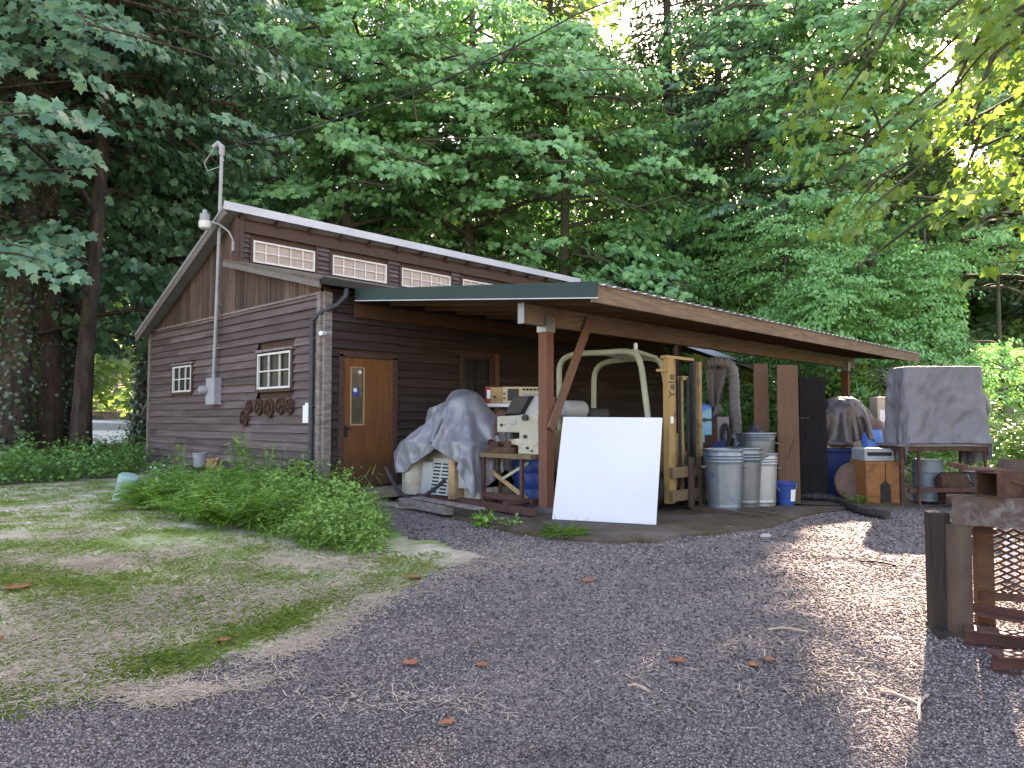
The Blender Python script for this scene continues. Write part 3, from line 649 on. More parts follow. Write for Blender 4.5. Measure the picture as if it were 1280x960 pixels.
# ------------------------------------------------------------------ draped cloth (position based, numpy)
def onp(px, py, axis, val):
    r = ray(px, py); return CAM + r * ((val - CAM[axis]) / r[axis])
def sd_box(c, h, rr=.03):
    c = np.array(c); h = np.array(h) - rr
    def f(P):
        q = np.abs(P - c) - h
        return np.linalg.norm(np.maximum(q, 0), axis=-1) + np.minimum(q.max(-1), 0) - rr
    return f
def sd_ell(c, r):
    c = np.array(c); r = np.array(r)
    def f(P):
        q = (P - c) / r; k = np.linalg.norm(q, axis=-1)
        return (k - 1) * r.min()
    return f
def drape(nx, ny, sx, sy, center, sdfs, steps=240, seed=1, yaw=0, th=.012, floor=.0, slack=1.0, wr=.02):
    rg = np.random.default_rng(seed)
    u, v = np.meshgrid(np.linspace(-sx / 2, sx / 2, nx), np.linspace(-sy / 2, sy / 2, ny), indexing='ij')
    c, s = math.cos(yaw), math.sin(yaw)
    P = np.stack([center[0] + u * c - v * s, center[1] + u * s + v * c, np.full_like(u, center[2])], -1)
    P[..., 2] += rg.normal(0, wr, P.shape[:2]); Vv = np.zeros_like(P)
    dx, dy = sx / (nx - 1) * slack, sy / (ny - 1) * slack; dd = math.hypot(dx, dy)
    cons = []
    def add(si, sj, L, k):
        A = [slice(None), slice(None)]; B = [slice(None), slice(None)]
        for par in (0, 1):
            A = []; B = []
            for ax, (sft, n) in enumerate(((si, nx), (sj, ny))):
                prim = (ax == 0 and si) or (ax == 1 and not si)
                if sft > 0: A.append(slice(par, n - sft, 2) if prim else slice(0, n - sft)); B.append(slice(par + sft, n, 2) if prim else slice(sft, n))
                elif sft < 0: A.append(slice(-sft, n)); B.append(slice(0, n + sft))
                else: A.append(slice(None)); B.append(slice(None))
            cons.append((tuple(A), tuple(B), L, k))
    add(1, 0, dx, 1.); add(0, 1, dy, 1.); add(1, 1, dd, .8); add(1, -1, dd, .8); add(1, 0, dx, 1.); add(0, 1, dy, 1.)
    for si, sj, L in ((2, 0, 2 * dx), (0, 2, 2 * dy)):
        cons.append(((slice(0, nx - si), slice(0, ny - sj)), (slice(si, nx), slice(sj, ny)), L, .08))
    def sdf(Q):
        d = sdfs[0](Q)
        for f in sdfs[1:]: d = np.minimum(d, f(Q))
        return d
    dt = 1 / 60; e = .004
    for st in range(steps):
        Vv[..., 2] -= 9.8 * dt; Vv *= .97
        Q = P + Vv * dt
        for it in range(12):
            for (A, B, L, k) in cons:
                d = Q[B] - Q[A]; ln = np.sqrt((d * d).sum(-1, keepdims=True)) + 1e-9
                cor = d * (.5 * k * (ln - L) / ln)
                Q[A] += cor; Q[B] -= cor
        D = sdf(Q); hit = D < th
        if hit.any():
            H = Q[hit]; g = np.stack([sdf(H + np.eye(3)[i] * e) - sdf(H - np.eye(3)[i] * e) for i in range(3)], -1); g = unit(g)
            H = H + g * (th - D[hit])[:, None]
            mv = H - P[hit]; tn = mv - g * (mv * g).sum(-1, keepdims=True)
            Q[hit] = H - tn * .93
        low = Q[..., 2] < floor + .01; Q[..., 2] = np.where(low, floor + .01, Q[..., 2])
        Vv = (Q - P) / dt; sp_ = np.linalg.norm(Vv, axis=-1, keepdims=True); Vv *= np.minimum(1, 3 / np.maximum(sp_, 1e-6)); P = Q
    return P
def cloth(name, P, mat, parent=None, sub=1, th=.006):
    nx, ny = P.shape[:2]
    m = MB(); m.v = [tuple(p) for p in P.reshape(-1, 3)]
    m.f = [(i * ny + j, (i + 1) * ny + j, (i + 1) * ny + j + 1, i * ny + j + 1) for i in range(nx - 1) for j in range(ny - 1)]
    o = m.build(name, mat, parent, smooth='all')
    if th: sd = o.modifiers.new('t', 'SOLIDIFY'); sd.thickness = th
    if sub: sb = o.modifiers.new('s', 'SUBSURF'); sb.levels = sub; sb.render_levels = sub
    return o

# ------------------------------------------------------------------ covered machine by the door
mp = np.array([1.36, -1.52, SLAB]); MRZ = -PI / 2
mc = thing('shop_machine', 'cream rust-streaked machine with louvred front under the shiny grey tarp', 'machine', mp, MRZ)
m = MB()
m.prism([(-.8, .06), (-.62, .06), (-.58, .5), (-.62, .84), (-.8, .84)], -.42, .42, 'Y')
m.lathe([(.2, .06), (.2, .84)], (-.58, -.3, 0), 20)
m.box((.1, .05, .45), (1.4, .7, .76)); m.build('body', mt['cream'], mc, bev=.012)
m = MB(); m.box((-.845, -.2, .5), (.025, .34, .66)); m.build('side_panel', mt['lightmetal'], mc, bev=.006)
m = MB(); m.prism([(-.36, .08), (-.02, .08), (-.08, .56), (-.3, .56)], -.42, -.32, 'Y'); m.build('front_cover', mt['palegrey'], mc, bev=.01)
m = MB(); m.bar((.11, -.46, .1), (.11, -.36, .62), .42, .02, up=(0, -1, .2)); lp = m.build('louvre_panel', mt['palegrey'], mc)
m = MB()
for k in range(9):
    z = .14 + k * .05; y = -.473 + .1 * (z - .1) / .52
    for x in (.02, .21): m.box((x, y, z), (.14, .012, .022))
m.build('louvre', mt['dark'], lp)
m = MB(); m.box((.42, -.33, .44), (.14, .3, .76)); m.build('pillar', M('rusty_pillar', [(.33, .2, .1), (.45, .3, .18)], 4, rough=.8, stains=[(RUST, 5, .5, .66)]), mc, bev=.008)
m = MB(); m.box((.64, -.0, .52), (.32, .82, .6)); m.build('end_panel', mt['palegrey'], mc, bev=.01)
m = MB(); m.box((0.02, 0, .04), (1.64, .86, .08)); m.build('base', mt['rust'], mc)
tp = drape(72, 60, 2.4, 1.9, (.16, .06, 1.75), [sd_box((0, -.02, .44), (.84, .51, .44), .04), sd_ell((.16, .0, .9), (.5, .38, .78)), sd_box((-.5, .08, 1.1), (.13, .16, .42), .07), sd_box((.62, .1, .95), (.2, .25, .18), .06), sd_ell((-.12, -.2, .95), (.35, .28, .25))], steps=230, seed=4, yaw=.12, slack=1.13)
wob_ = np.array([[noise.noise(Vector((p[0] * 9, p[1] * 9, p[2] * 7))) for p in row] for row in tp])
wr2 = np.array([[abs(noise.noise(Vector((p[0] * 2.6 + p[2] * 1.2, p[1] * 2.4, p[2] * 1.3 - p[0] * 1.4)))) for p in row] for row in tp])
tp[..., 0] += wob_ * .015; tp[..., 1] -= .13 * (.3 - wr2) + .025 * wob_; tp[..., 2] += .09 * (.25 - wr2)
o = cloth('tarpaulin', tp, mt['tarp']); o.location = mp; o.rotation_euler = (0, 0, MRZ)
tag(o, 'crumpled shiny grey tarpaulin heaped over the cream machine by the door', 'tarpaulin')
m = MB(); m.bar(sp(503, 627, SLAB + .06), sp(562, 638, SLAB + .06), .12, .11); m.bar(sp(520, 622, SLAB + .135), sp(600, 636, SLAB + .135), .16, .025); tag(m.build('timber_block', mt['greywood'], bev=.006), 'grey weathered timber lying in front of the tarp-covered machine', 'timber')
h = [at(482, 584, 10.45), at(486, 592, 10.4), at(494, 608, 10.2), at(501, 618, 10.0), at(514, 623, 9.85), at(530, 620, 9.9), at(545, 610, 10), at(556, 600, 10.1)]
m = MB(); m.tube(h, .028, 8); tag(m.build('rubber_hose', mt['hose'], smooth=True), 'stiff black rubber hose curling against the cream machine front', 'hose')

# ------------------------------------------------------------------ steel stand with band saw
st = thing('steel_stand', 'rusty angle-iron stand carrying the cream saw beside the red-brown post', 'stand', (1.02, -2.42, SLAB), MRZ)
W_, D_, H_ = .92, .34, .70
for x, y in ((.02, .02), (.74, .02), (.90, D_), (.02, D_)):
    m = MB(); m.bar((x, y, 0), (x, y, H_ - .03), .045, .045, up=(1, 0, 0)); m.build('leg', mt['rustred'], st)
m = MB(); m.box((W_ / 2, D_ / 2, H_), (W_ + .06, D_ + .08, .06)); m.build('top', mt['tanwood'], st, bev=.004)
m = MB(); m.bar((.02, .0, .16), (.74, .0, .16), .03, .08); m.bar((.9, .02, .12), (.9, D_, .12), .03, .06); m.build('lower_rail', mt['rustred'], st)
m = MB(); m.bar((.3, .1, .38), (.78, .1, .62), .015, .04); m.build('cross_brace', mt['creamgreen'], st)
m = MB(); m.bar((.05, .15, .46), (.74, .12, .14), .015, .06); m.build('cross_brace', mt['tan'], st)
sw = thing('band_saw', 'cream rust-spotted metal cutting saw with black motor on the steel stand', 'saw', (1.06, -2.45, SLAB + .73), MRZ)
m = MB(); m.prism([(.2, .34), (.2, .6), (.62, .62), (.72, .64), (.95, .62), (.96, .0), (.60, .0), (.60, .13), (.42, .16), (.42, .22), (.62, .25), (.62, .34)], .02, .24, 'Y'); m.build('frame', mt['cream'], sw, bev=.015)
m = MB(); m.prism([(.36, .64), (.66, .64), (.84, .92), (.54, .92)], .0, .3, 'Y'); m.build('motor_cover', mt['black'], sw, bev=.01)
m = MB(); m.prism([(.66, .66), (.98, .3), (1.02, .9), (.84, .92)], .08, .3, 'Y'); m.build('gusset', mt['palegrey'], sw, bev=.01)
m = MB(); m.lathe([(.09, -.03), (.1, 0), (.09, .03), (.0, .03)], (.2, .12, .62), 18, 'Y'); m.tube([(.17, .1, .6), (.15, .05, .45), (.19, .02, .3)], .035, 8); m.build('wheel_guard', mt['rust'], sw, smooth=True)
m = MB(); m.box((.3, .12, .05), (.5, .26, .1)); m.box((.12, .1, .13), (.16, .12, .1)); m.tube([(.02, .1, .16), (.3, .1, .16)], .025, 10); m.box((.42, .1, .15), (.12, .2, .12)); m.lathe([(.06, -.02), (.06, .02), (0, .02)], (.0, .1, .16), 14, 'X'); m.build('vice', mt['rust'], sw, bev=.006)
m = MB()
for x, z, r_ in ((.3, .46, .022), (.74, .28, .03), (.78, .1, .02), (.86, .06, .015)): m.lathe([(r_, -.02), (r_, 0), (0, 0)], (x, .02, z), 12, 'Y')
m.lathe([(.05, -.03), (.05, .0), (0, 0)], (.76, .0, .58), 16, 'Y'); m.build('knob', mt['black'], sw)
m = MB(); m.box((.52, .012, .5), (.1, .012, .06)); m.build('plate', mt['lightmetal'], sw)
for o in sw.children: o.scale = (1, 1, .83)
m = MB(); m.bar((.82, -2.2, -.14), (.66, -3.72, -.14), .1, .09); m.bar((.72, -3.15, -.075), (1.3, -3.25, -.075), .06, .05); tag(m.build('steel_channel', mt['rustred'], bev=.004), 'red oxide steel channel lying along the pad under the stand', 'steel channel')
dr = thing('blue_drum', 'blue plastic drum standing in the shadow under the steel stand', 'drum', (1.75, -2.65, SLAB))
m = MB(); m.lathe([(.2, 0), (.23, .03), (.235, .2), (.225, .22), (.235, .24), (.235, .42), (.225, .44), (.235, .46), (.23, .58), (.2, .62), (0, .62)], n=28); m.build('body', mt['blue'], dr, smooth=True)
# workbench with console behind
wb = thing('workbench', 'dark workbench with pale top standing in the shade behind the band saw', 'workbench', (*at(640, 560, 11.2)[:2], SLAB), VIEW)
m = MB(); m.box((0, 0, 1.40), (1.42, .6, .05)); m.build('top', mt['paper'], wb)
for x in (-.62, .62):
    for y in (-.24, .24):
        m = MB(); m.box((x, y, .69), (.08, .08, 1.37)); m.build('leg', mt['firdark'], wb)
m = MB(); m.box((0, .1, .4), (1.2, .4, .04)); m.build('shelf', mt['firdark'], wb)
bt = SLAB + 1.426
wp = np.array(at(640, 560, 11.2)); rv = np.array([.699, -.715, 0])
def onbench(px): return (*(at(px, 500, 11.0)[:2]), bt)
cs = thing('test_console', 'beige electronic console with black screen and grey panel on the workbench', 'console', onbench(657), VIEW)
m = MB(); m.box((0, .1, .13), (.72, .3, .25)); m.build('case', mt['beige'], cs, bev=.006)
m = MB(); m.box((-.19, -.054, .135), (.17, .012, .18)); m.build('screen', mt['black'], cs)
m = MB(); m.box((.13, -.054, .1), (.34, .012, .11)); m.build('control_panel', mt['lightmetal'], cs)
for k in range(7):
    m = MB(); m.lathe([(.016, -.085), (.018, -.05), (0, -.05)], (-.03 + k * .055, 0, .215), 10, 'Y'); m.build('knob', mt['black'], cs)
for z in (.08, .15):
    m = MB(); m.lathe([(.014, -.08), (.014, -.05), (0, -.05)], (-.325, 0, z), 10, 'Y'); m.build('knob', mt['black'], cs)
bx = thing('wooden_box', 'small tan wooden box between the red binder and the beige console', 'box', onbench(621), VIEW)
m = MB(); m.box((0, .06, .125), (.18, .24, .25)); m.build('case', mt['tan'], bx, bev=.004)
m = MB(); m.lathe([(.02, -.1), (.02, -.06), (0, -.06)], (-.03, 0, .1), 12, 'Y'); m.build('knob', mt['black'], bx)
bn = thing('binder', 'red lever arch binder with white spine label on the workbench', 'binder', onbench(610.5), VIEW)
m = MB(); m.box((0, .08, .13), (.085, .27, .26)); m.build('cover', mt['red'], bn, bev=.004)
m = MB(); m.box((.005, -.058, .14), (.05, .006, .13)); m.build('label', mt['paper'], bn)

# ------------------------------------------------------------------ forklift
fk = thing('forklift', 'old yellow-masted forklift with cream roll cage parked behind the white board', 'forklift', (2.68, -4.55, SLAB))
fx, fy, fz = 2.68, -4.55, SLAB
def L(p): return (p[0] - fx, p[1] - fy, p[2] - fz)
def curve(pts, k=3):
    pts = [Vector(p) for p in pts]
    for _ in range(k):
        q = [pts[0]]
        for a, b_ in zip(pts[:-1], pts[1:]): q += [a.lerp(b_, .25), a.lerp(b_, .75)]
        q.append(pts[-1]); pts = q
    return pts
XL, XR = 2.34, 3.02
left = [onp(a, b_, 0, XL) for a, b_ in ((700, 590), (699, 480), (699, 452), (716, 442), (750, 441), (792, 438), (801, 452), (806, 490), (816, 570))]
right = [onp(a, b_, 0, XR) for a, b_ in ((742, 590), (742, 490), (743, 462), (757, 452), (785, 449), (820, 447), (829, 458), (834, 490), (841, 560))]
m = MB()
for lst in (left, right): m.tube([L(p) for p in curve(lst, 2)], .042, 10)
for i, j in ((4, 4), (5, 5)):
    m.tube([L(left[i]), L(right[j])], .03, 8)
for t in (.25, .5, .75): m.tube([Vector(L(left[4])).lerp(Vector(L(right[4])), t), Vector(L(left[5])).lerp(Vector(L(right[5])), t)], .018, 6)
m.build('overhead_guard', mt['creamgreen'], fk, smooth=True)
m = MB(); q = Vector(L(left[5])) + Vector((.05, .0, .0)); m.lathe([(.015, 0), (.025, .03), (.028, .08), (.02, .105), (0, .11)], q, 14); m.build('beacon', mt['paper'], fk, smooth=True)
m = MB(); m.box((0, 1.0, .5), (.86, 1.7, .5)); m.box((0, 1.72, .72), (.92, .5, .62)); m.box((0, .22, .75), (.8, .1, .5)); m.build('chassis', mt['yellowdark'], fk, bev=.04)
m = MB(); m.box((0, 1.15, .92), (.5, .5, .14)); m.box((0, 1.42, 1.15), (.5, .12, .4)); m.build('seat', mt['black'], fk, bev=.04)
m = MB(); m.tube([(.0, .3, .9), (0, .55, 1.2)], .025, 8); m.lathe([(.17, -.012), (.185, 0), (.17, .012), (.155, 0), (.17, -.012)], (0, .55, 1.21), 22); m.build('steering_wheel', mt['black'], fk)
tk = Vector(L(at(716, 512, 10.3))); m = MB(); m.lathe([(0, -.26), (.08, -.25), (.13, -.2), (.13, .2), (.08, .25), (0, .26)], tk, 20, 'X'); m.build('gas_tank', mt['palegrey'], fk, smooth=True)
for x in (-.4, .4):
    for y in (.3, 1.6):
        R_ = .29 if y < 1 else .23
        m = MB(); m.lathe([(R_ * .6, -.09), (R_ * .96, -.09), (R_, -.06), (R_, .06), (R_ * .96, .09), (R_ * .6, .09)], (x, y, R_), 24, 'X'); wh = m.build('wheel', mt['rubber'], fk, smooth=True)
        m = MB(); m.lathe([(0, -.05), (R_ * .6, -.07), (R_ * .6, .07), (0, .05)], (x, y, R_), 20, 'X'); m.build('rim', mt['yellowdark'], wh)
# mast: outer and inner channels standing at the front
mh = 1.98
def channel(x, w_, dpt, z0, z1, name, mat, y=0, side=1):
    m = MB(); m.prism([(x - w_ / 2, y - dpt / 2), (x + w_ / 2, y - dpt / 2), (x + w_ / 2, y - dpt / 2 + .018), (x - w_ / 2 + .018, y - dpt / 2 + .018), (x - w_ / 2 + .018, y + dpt / 2), (x - w_ / 2, y + dpt / 2)], z0, z1, 'Z')
    return m.build(name, mat, fk)
ml = MB(); ml.box((-.345, -.02, mh / 2 + .05), (.13, .09, mh - .1)); mr = ml.build('mast_channel', mt['yellow'], fk, bev=.006)
ml = MB(); ml.box((.40, -.02, mh / 2 + .05), (.075, .09, mh - .1)); ml.build('mast_channel', mt['yellowdark'], fk, bev=.006)
ml = MB(); ml.box((-.20, .01, mh / 2 + .06), (.06, .07, mh - .1)); ml.build('mast_channel', mt['yellowdark'], fk, bev=.006)
ml = MB(); ml.box((.3, .01, mh / 2 + .06), (.05, .07, mh - .1)); ml.build('mast_channel', mt['dark'], fk, bev=.006)
ml = MB(); ml.tube([(.02, .02, .2), (.02, .02, 1.72)], .035, 12); ml.box((.02, 0, 1.74), (.1, .08, .05)); ml.build('lift_cylinder', mt['yellowdark'], fk)
ml = MB(); ml.tube([(-.08, -.03, .3), (-.08, -.03, 1.75)], .016, 6); ml.tube([(.11, -.03, .3), (.11, -.03, 1.75)], .016, 6); ml.build('lift_chain', mt['dark'], fk)
ml = MB(); ml.box((-.1, -.01, mh + .02), (.68, .1, .04)); ml.box((-.42, 0, 1.82), (.3, .05, .035)); ml.build('cross_head', mt['yellow'], fk, bev=.004)
for z in (.2, .50):
    ml = MB(); ml.box((.0, -.10, z), (.86, .05, .14)); ml.build('carriage_plate', mt['tanwood'], fk, bev=.006)
for x in (-.02, .25):
    ml = MB(); ml.box((x, -.15, .36), (.1, .045, .66)); ml.prism([(-.17, 0), (-.17, .05), (-1.15, .028), (-1.15, 0)], x - .05, x + .05, 'X'); ml.build('fork', mt['piperust'], fk, bev=.004)
ml = MB(); ml.box((-.345, -.068, 1.18), (.06, .006, .09)); ml.build('sticker', mt['paper'], mr)
tx = bpy.data.curves.new('lettering', 'FONT'); tx.body = 'Yale'; tx.size = .19; tx.extrude = .002; tx.align_x = 'CENTER'; tx.align_y = 'CENTER'
to = bpy.data.objects.new('tmp_text', tx); COL.objects.link(to); bpy.context.view_layer.update()
me = bpy.data.meshes.new_from_object(to.evaluated_get(bpy.context.evaluated_depsgraph_get())); bpy.data.objects.remove(to)
lo = bpy.data.objects.new('lettering', me); COL.objects.link(lo); me.materials.clear(); me.materials.append(mt['black']); lo.parent = mr
lo.rotation_euler = (rad(90), rad(-90), 0); lo.location = (-.345, -.069, 1.62)

# white sheet leaning against it
BL = np.array(sp(690, 649, SLAB + .005)); BR = np.array(sp(820, 656, SLAB + .005)); dBL, dBR = depth(BL), depth(BR)
TL = np.array(at(704, 521, dBL + .33)); TR = np.array(at(828, 522, dBR + .33))
nn = unit(np.cross(BR - BL, TL - BL)); nn = nn * .018
if nn @ CAMR[:, 2] < 0: nn = -nn
m = MB(); m.add([BL, BR, TR, TL, BL + nn, BR + nn, TR + nn, TL + nn], [(0, 1, 2, 3), (7, 6, 5, 4), (0, 4, 5, 1), (1, 5, 6, 2), (2, 6, 7, 3), (3, 7, 4, 0)])
tag(m.build('white_board', mt['panel'], bev=.003), 'large plain white square board leaning against the forklift', 'board')

# ------------------------------------------------------------------ blue drill, ducts, panels
def vthing(name, label, cat, px, py, grp=None, d=None, z=SLAB):
    p = sp(px, py, z) if d is None else at(px, py, d)
    return thing(name, label, cat, (p[0], p[1], z), VIEW, grp), depth((p[0], p[1], z))
t, d = vthing('drill_press', 'light blue column drill standing behind the forklift mast', 'drill', 876, 560, d=10.8)
S_ = d / 900
zt = 1 + (523 - 508) * S_ - SLAB
m = MB(); m.tube([(0, .1, 0), (0, .1, zt)], .06, 12); m.build('column', mt['ltblue'], t, smooth=True)
m = MB(); m.box((.0, 0, zt - .22), (.26, .3, .42)); m.box((-.06, -.12, zt - .42), (.14, .16, .24)); m.build('head', mt['ltblue'], t, bev=.015)
m = MB(); m.tube([(.02, -.16, zt - .2), (.12, -.2, zt - .2), (.18, -.2, zt - .12)], .012, 6); m.lathe([(.03, -.02), (.03, .02), (0, .02)], (.02, -.16, zt - .2), 12, 'Y'); m.build('feed_handle', mt['black'], t)
m = MB(); m.box((0, -.04, .72), (.34, .3, .05)); m.build('work_table', mt['ltblue'], t, bev=.006)
m = MB(); m.box((0, 0, .03), (.4, .42, .06)); m.build('base', mt['ltblue'], t, bev=.006)
tb = drape(22, 22, .5, .46, (0, .02, zt + .16), [sd_box((0, 0, zt - .2), (.12, .15, .22), .04)], steps=110, seed=8, yaw=.4)
o = cloth('blue_cover', tb, mt['bluetarp']); o.location = t.location; o.rotation_euler = (0, 0, VIEW); tag(o, 'crumpled bright blue plastic cover on the drill head', 'plastic cover')
t, d = vthing('duct', 'grey flexible extraction duct hanging down past the carport opening', 'duct', 918, 540, d=11.6)
S_ = d / 900
zz = lambda py: 1 + (523 - py) * S_ - SLAB
m = MB(); pts = curve([(-.35, .2, zz(452)), (-.2, .1, zz(450)), (-.02, 0, zz(456)), (.01, 0, zz(475)), (.0, 0, zz(500)), (.03, 0, zz(522)), (.03, 0, zz(545))], 3)
rsx = [.085 + .008 * math.sin(i * 2.1) for i in range(len(pts))]; m.tube(pts, rsx, 14); m.build('hose', mt['duct'], t, smooth=True)
m = MB(); m.lathe([(.1, 0), (.1, .06), (.09, .06)], (.03, 0, zz(548)), 16); m.tube([(.03, 0, zz(545)), (.03, 0, 0)], .05, 10); m.build('collar', mt['lightmetal'], t)
t, d = vthing('hanging_sheet', 'limp grey cloth hanging from the carport roof beside the duct', 'cloth', 897, 540, d=11.9)
S_ = d / 900; vs = []; m = MB(); NX, NZ = 18, 24
P = np.zeros((NX, NZ, 3))
for i in range(NX):
    for j in range(NZ):
        u = i / (NX - 1); v_ = j / (NZ - 1); z0_ = zz(452); z1_ = zz(508)
        wd = .42 * (1 - .62 * v_)
        P[i, j] = (-.21 + u * wd + .1 * v_, .05 * math.sin(u * 14 + 2 * v_) * (.4 + v_), z0_ + (z1_ - z0_) * v_)
cloth('cloth', P, mt['cloth'], t); m = MB(); m.tube([(-.0, 0, zz(506)), (.02, 0, zz(514)), (-.06, .02, zz(520))], [.06, .08, .03], 10); m.build('knot', mt['cloth'], t, smooth=True)
t, d = vthing('grey_cabinet', 'narrow pinkish grey cabinet with a dark coil hung on its front', 'cabinet', 905, 600, d=11.2)
S_ = d / 900
m = MB(); m.box((0, .15, zz(521) / 2), (.19, .3, zz(521))); m.build('case', M('pinkish_grey_enamel', [(.2, .16, .165), (.26, .21, .215)], 4, rough=.6), t, bev=.008)
m = MB(); pts = [(.02 + .06 * math.cos(a), -.03, zz(543) + .16 * math.sin(a)) for a in np.linspace(0, 2 * PI, 18)]; m.tube(pts, .022, 8); pts = [(.03 + .05 * math.cos(a), -.06, zz(546) + .15 * math.sin(a)) for a in np.linspace(0, 2 * PI, 18)]; m.tube(pts, .02, 8); m.build('coil', mt['black'], t)
t, d = vthing('rusty_sheet', 'rusty brown steel sheet leaning beside the light blue drill', 'steel sheet', 889, 600, d=10.9)
S_ = d / 900
m = MB(); m.bar((0, .12, 0), (0, .3, zz(530)), .36, .012, up=(0, 1, 0)); m.build('sheet', mt['rust'], t)
m = MB(); m.prism([(-.1, 0), (.28, 0), (.24, zz(548)), (.02, zz(556))], .04, .055, 'Y'); tag(o := m.build('blue_sheet', mt['darkblue']), 'dark blue plastic sheet leaning behind the front metal can', 'plastic sheet'); o.location = t.location; o.rotation_euler = (0, 0, VIEW)

# ------------------------------------------------------------------ metal cans and bucket
def can(name, label, loc, mat, r0=.205, r1=.255, h=.8, grp='galvanised metal cans'):
    t = thing(name, label, 'metal can', loc, VIEW, grp)
    m = MB(); pr = []
    for i in range(0, 41):
        z = h * i / 40; rr = r0 + (r1 - r0) * z / h
        if .06 < z / h < .08: rr += .006
        for zc in (.80, .85, .90): rr += .009 * math.exp(-((z / h - zc) / .013) ** 2)
        pr.append((rr, z))
    ang = 60
    m.lathe([(r0 * .97, -.0)] + pr + [(r1 - .012, h - .002), (r1 - .02, h - .3), (r0, .05), (0, .05)], n=ang)
    for k, v in enumerate(m.v):        # vertical flutes in the lower wall
        a = math.atan2(v[1], v[0]); zf = v[2] / h
        if .1 < zf < .76:
            s_ = 1 + .012 * (1 if math.sin(a * 20) > 0 else -.6); m.v[k] = (v[0] * s_, v[1] * s_, v[2])
    b_ = m.build('body', mat, t, smooth=True)
    m = MB(); m.lathe([(r1 + .002, h - .022), (r1 + .016, h - .012), (r1 + .012, h + .004), (r1 - .004, h + .004), (r1 - .006, h - .02), (r1 + .002, h - .022)], n=40); m.build('rim', mt['galv'], t, smooth=True)
    for s_ in (-1, 1):
        m = MB(); R_ = r1 - .02; m.tube([(s_ * R_, -.07, h * .72), (s_ * (R_ + .05), -.06, h * .70), (s_ * (R_ + .05), .06, h * .70), (s_ * R_, .07, h * .72)], .009, 6); m.build('handle', mt['galv'], t)
    return t
p1_ = sp(910, 640); can('metal_can', 'front galvanised can with blue paint runs, open top, beside the forks', p1_ + np.array([.12, .12, 0]), mt['galvblue'])
p2_ = sp(934, 635); can('metal_can', 'plain galvanised can half hidden behind the blue-stained can', p2_ + np.array([.2, .15, 0]), mt['galv'])
p3_ = sp(957, 633) + np.array([.14, .14, 0]); can('metal_can', 'tall standing can with a second can nested in its mouth, beside the blue bucket', p3_, M('galv_rust_run', [(.34, .35, .34), (.46, .47, .46)], 3, (1, 1, .3), .45, metal=.6, bump=.08, stains=[((.24, .13, .06), 3, .56, .7)]), r0=.2, r1=.235, h=.72)
can('metal_can', 'wide upper can nested in the mouth of the tall can, black bag inside', (p3_[0] - .05, p3_[1] + .03, SLAB + .50), mt['galv'], r0=.19, r1=.262, h=.5)
bgp = (p3_[0] - .08, p3_[1] + .04, SLAB + .98)
m = MB(); m.lathe([(.05, -.1), (.16, -.06), (.18, .0), (.13, .06), (.06, .1), (.08, .13), (0, .14)], bgp, 18)
m.v = [(x + .03 * noise.noise(Vector((x * 9, y * 9, z * 9))), y + .03 * noise.noise(Vector((x * 9, y * 9, z * 9 + 5))), z + .03 * noise.noise(Vector((x * 8, y * 8, 7)))) for x, y, z in m.v]
tag(m.build('plastic_bag', mt['black'], smooth='all'), 'black plastic bag stuffed in the top of the nested cans', 'bag')
t, d = vthing('bucket', 'dark blue plastic bucket with white label beside the metal cans', 'bucket', 983, 631)
m = MB(); m.lathe([(.105, 0), (.125, .28), (.138, .285), (.138, .315), (.128, .32), (.12, .30), (.1, .04), (0, .04)], n=28); b_ = m.build('body', mt['blue'], t, smooth=True)
m = MB()
vs = []; fs = []
for j in range(8):
    a = -PI / 2 + .15 + j * .13
    for z in (.06, .22): rr = .107 + .02 * z / .28 + .004; vs.append((rr * math.cos(a), rr * math.sin(a), z))
m.add(vs, [(2 * j, 2 * j + 2, 2 * j + 3, 2 * j + 1) for j in range(7)]); m.build('label', mt['paper'], t)
m = MB(); m.tube([(.14 * math.cos(a), -.02 - .05 * abs(math.sin(a)), .3 - .16 * math.sin(a)) for a in np.linspace(0, PI, 14)], .004, 6); m.build('handle', mt['lightmetal'], t)

# ------------------------------------------------------------------ plywood, dark panel
t, d = vthing('plywood_sheet', 'narrow brown plywood sheet standing behind the stacked cans', 'plywood', 962, 628, 'upright brown plywood sheets')
S_ = d / 900; hh = (628 - 452) * S_
m = MB(); m.prism([(-.1, 0), (.14, 0), (.12, hh), (-.09, hh)], .32, .345, 'Y'); m.build('sheet', mt['ply'], t, bev=.003)
t, d = vthing('plywood_sheet', 'wide brown plywood sheet with a diagonal crack beside the dark panel', 'plywood', 991, 630, 'upright brown plywood sheets')
S_ = d / 900; hh = (630 - 455) * S_
m = MB(); m.prism([(-.16, 0), (.155, 0), (.145, hh), (-.15, hh)], .1, .125, 'Y'); b_ = m.build('sheet', mt['ply'], t, bev=.003)
m = MB(); m.bar((-.02, .098, .62), (.07, .098, .9), .004, .006); m.build('crack', mt['dark'], b_)
t, d = vthing('dark_board', 'tall near-black board standing beside the brown plywood', 'panel', 1021, 626)
S_ = d / 900; hh = (626 - 470) * S_
m = MB(); m.box((0, .12, hh * .33), (.4, .1, hh * .66)); m.box((0, .125, hh * .83), (.385, .09, hh * .33)); m.build('panel', mt['plydark'], t, bev=.004)

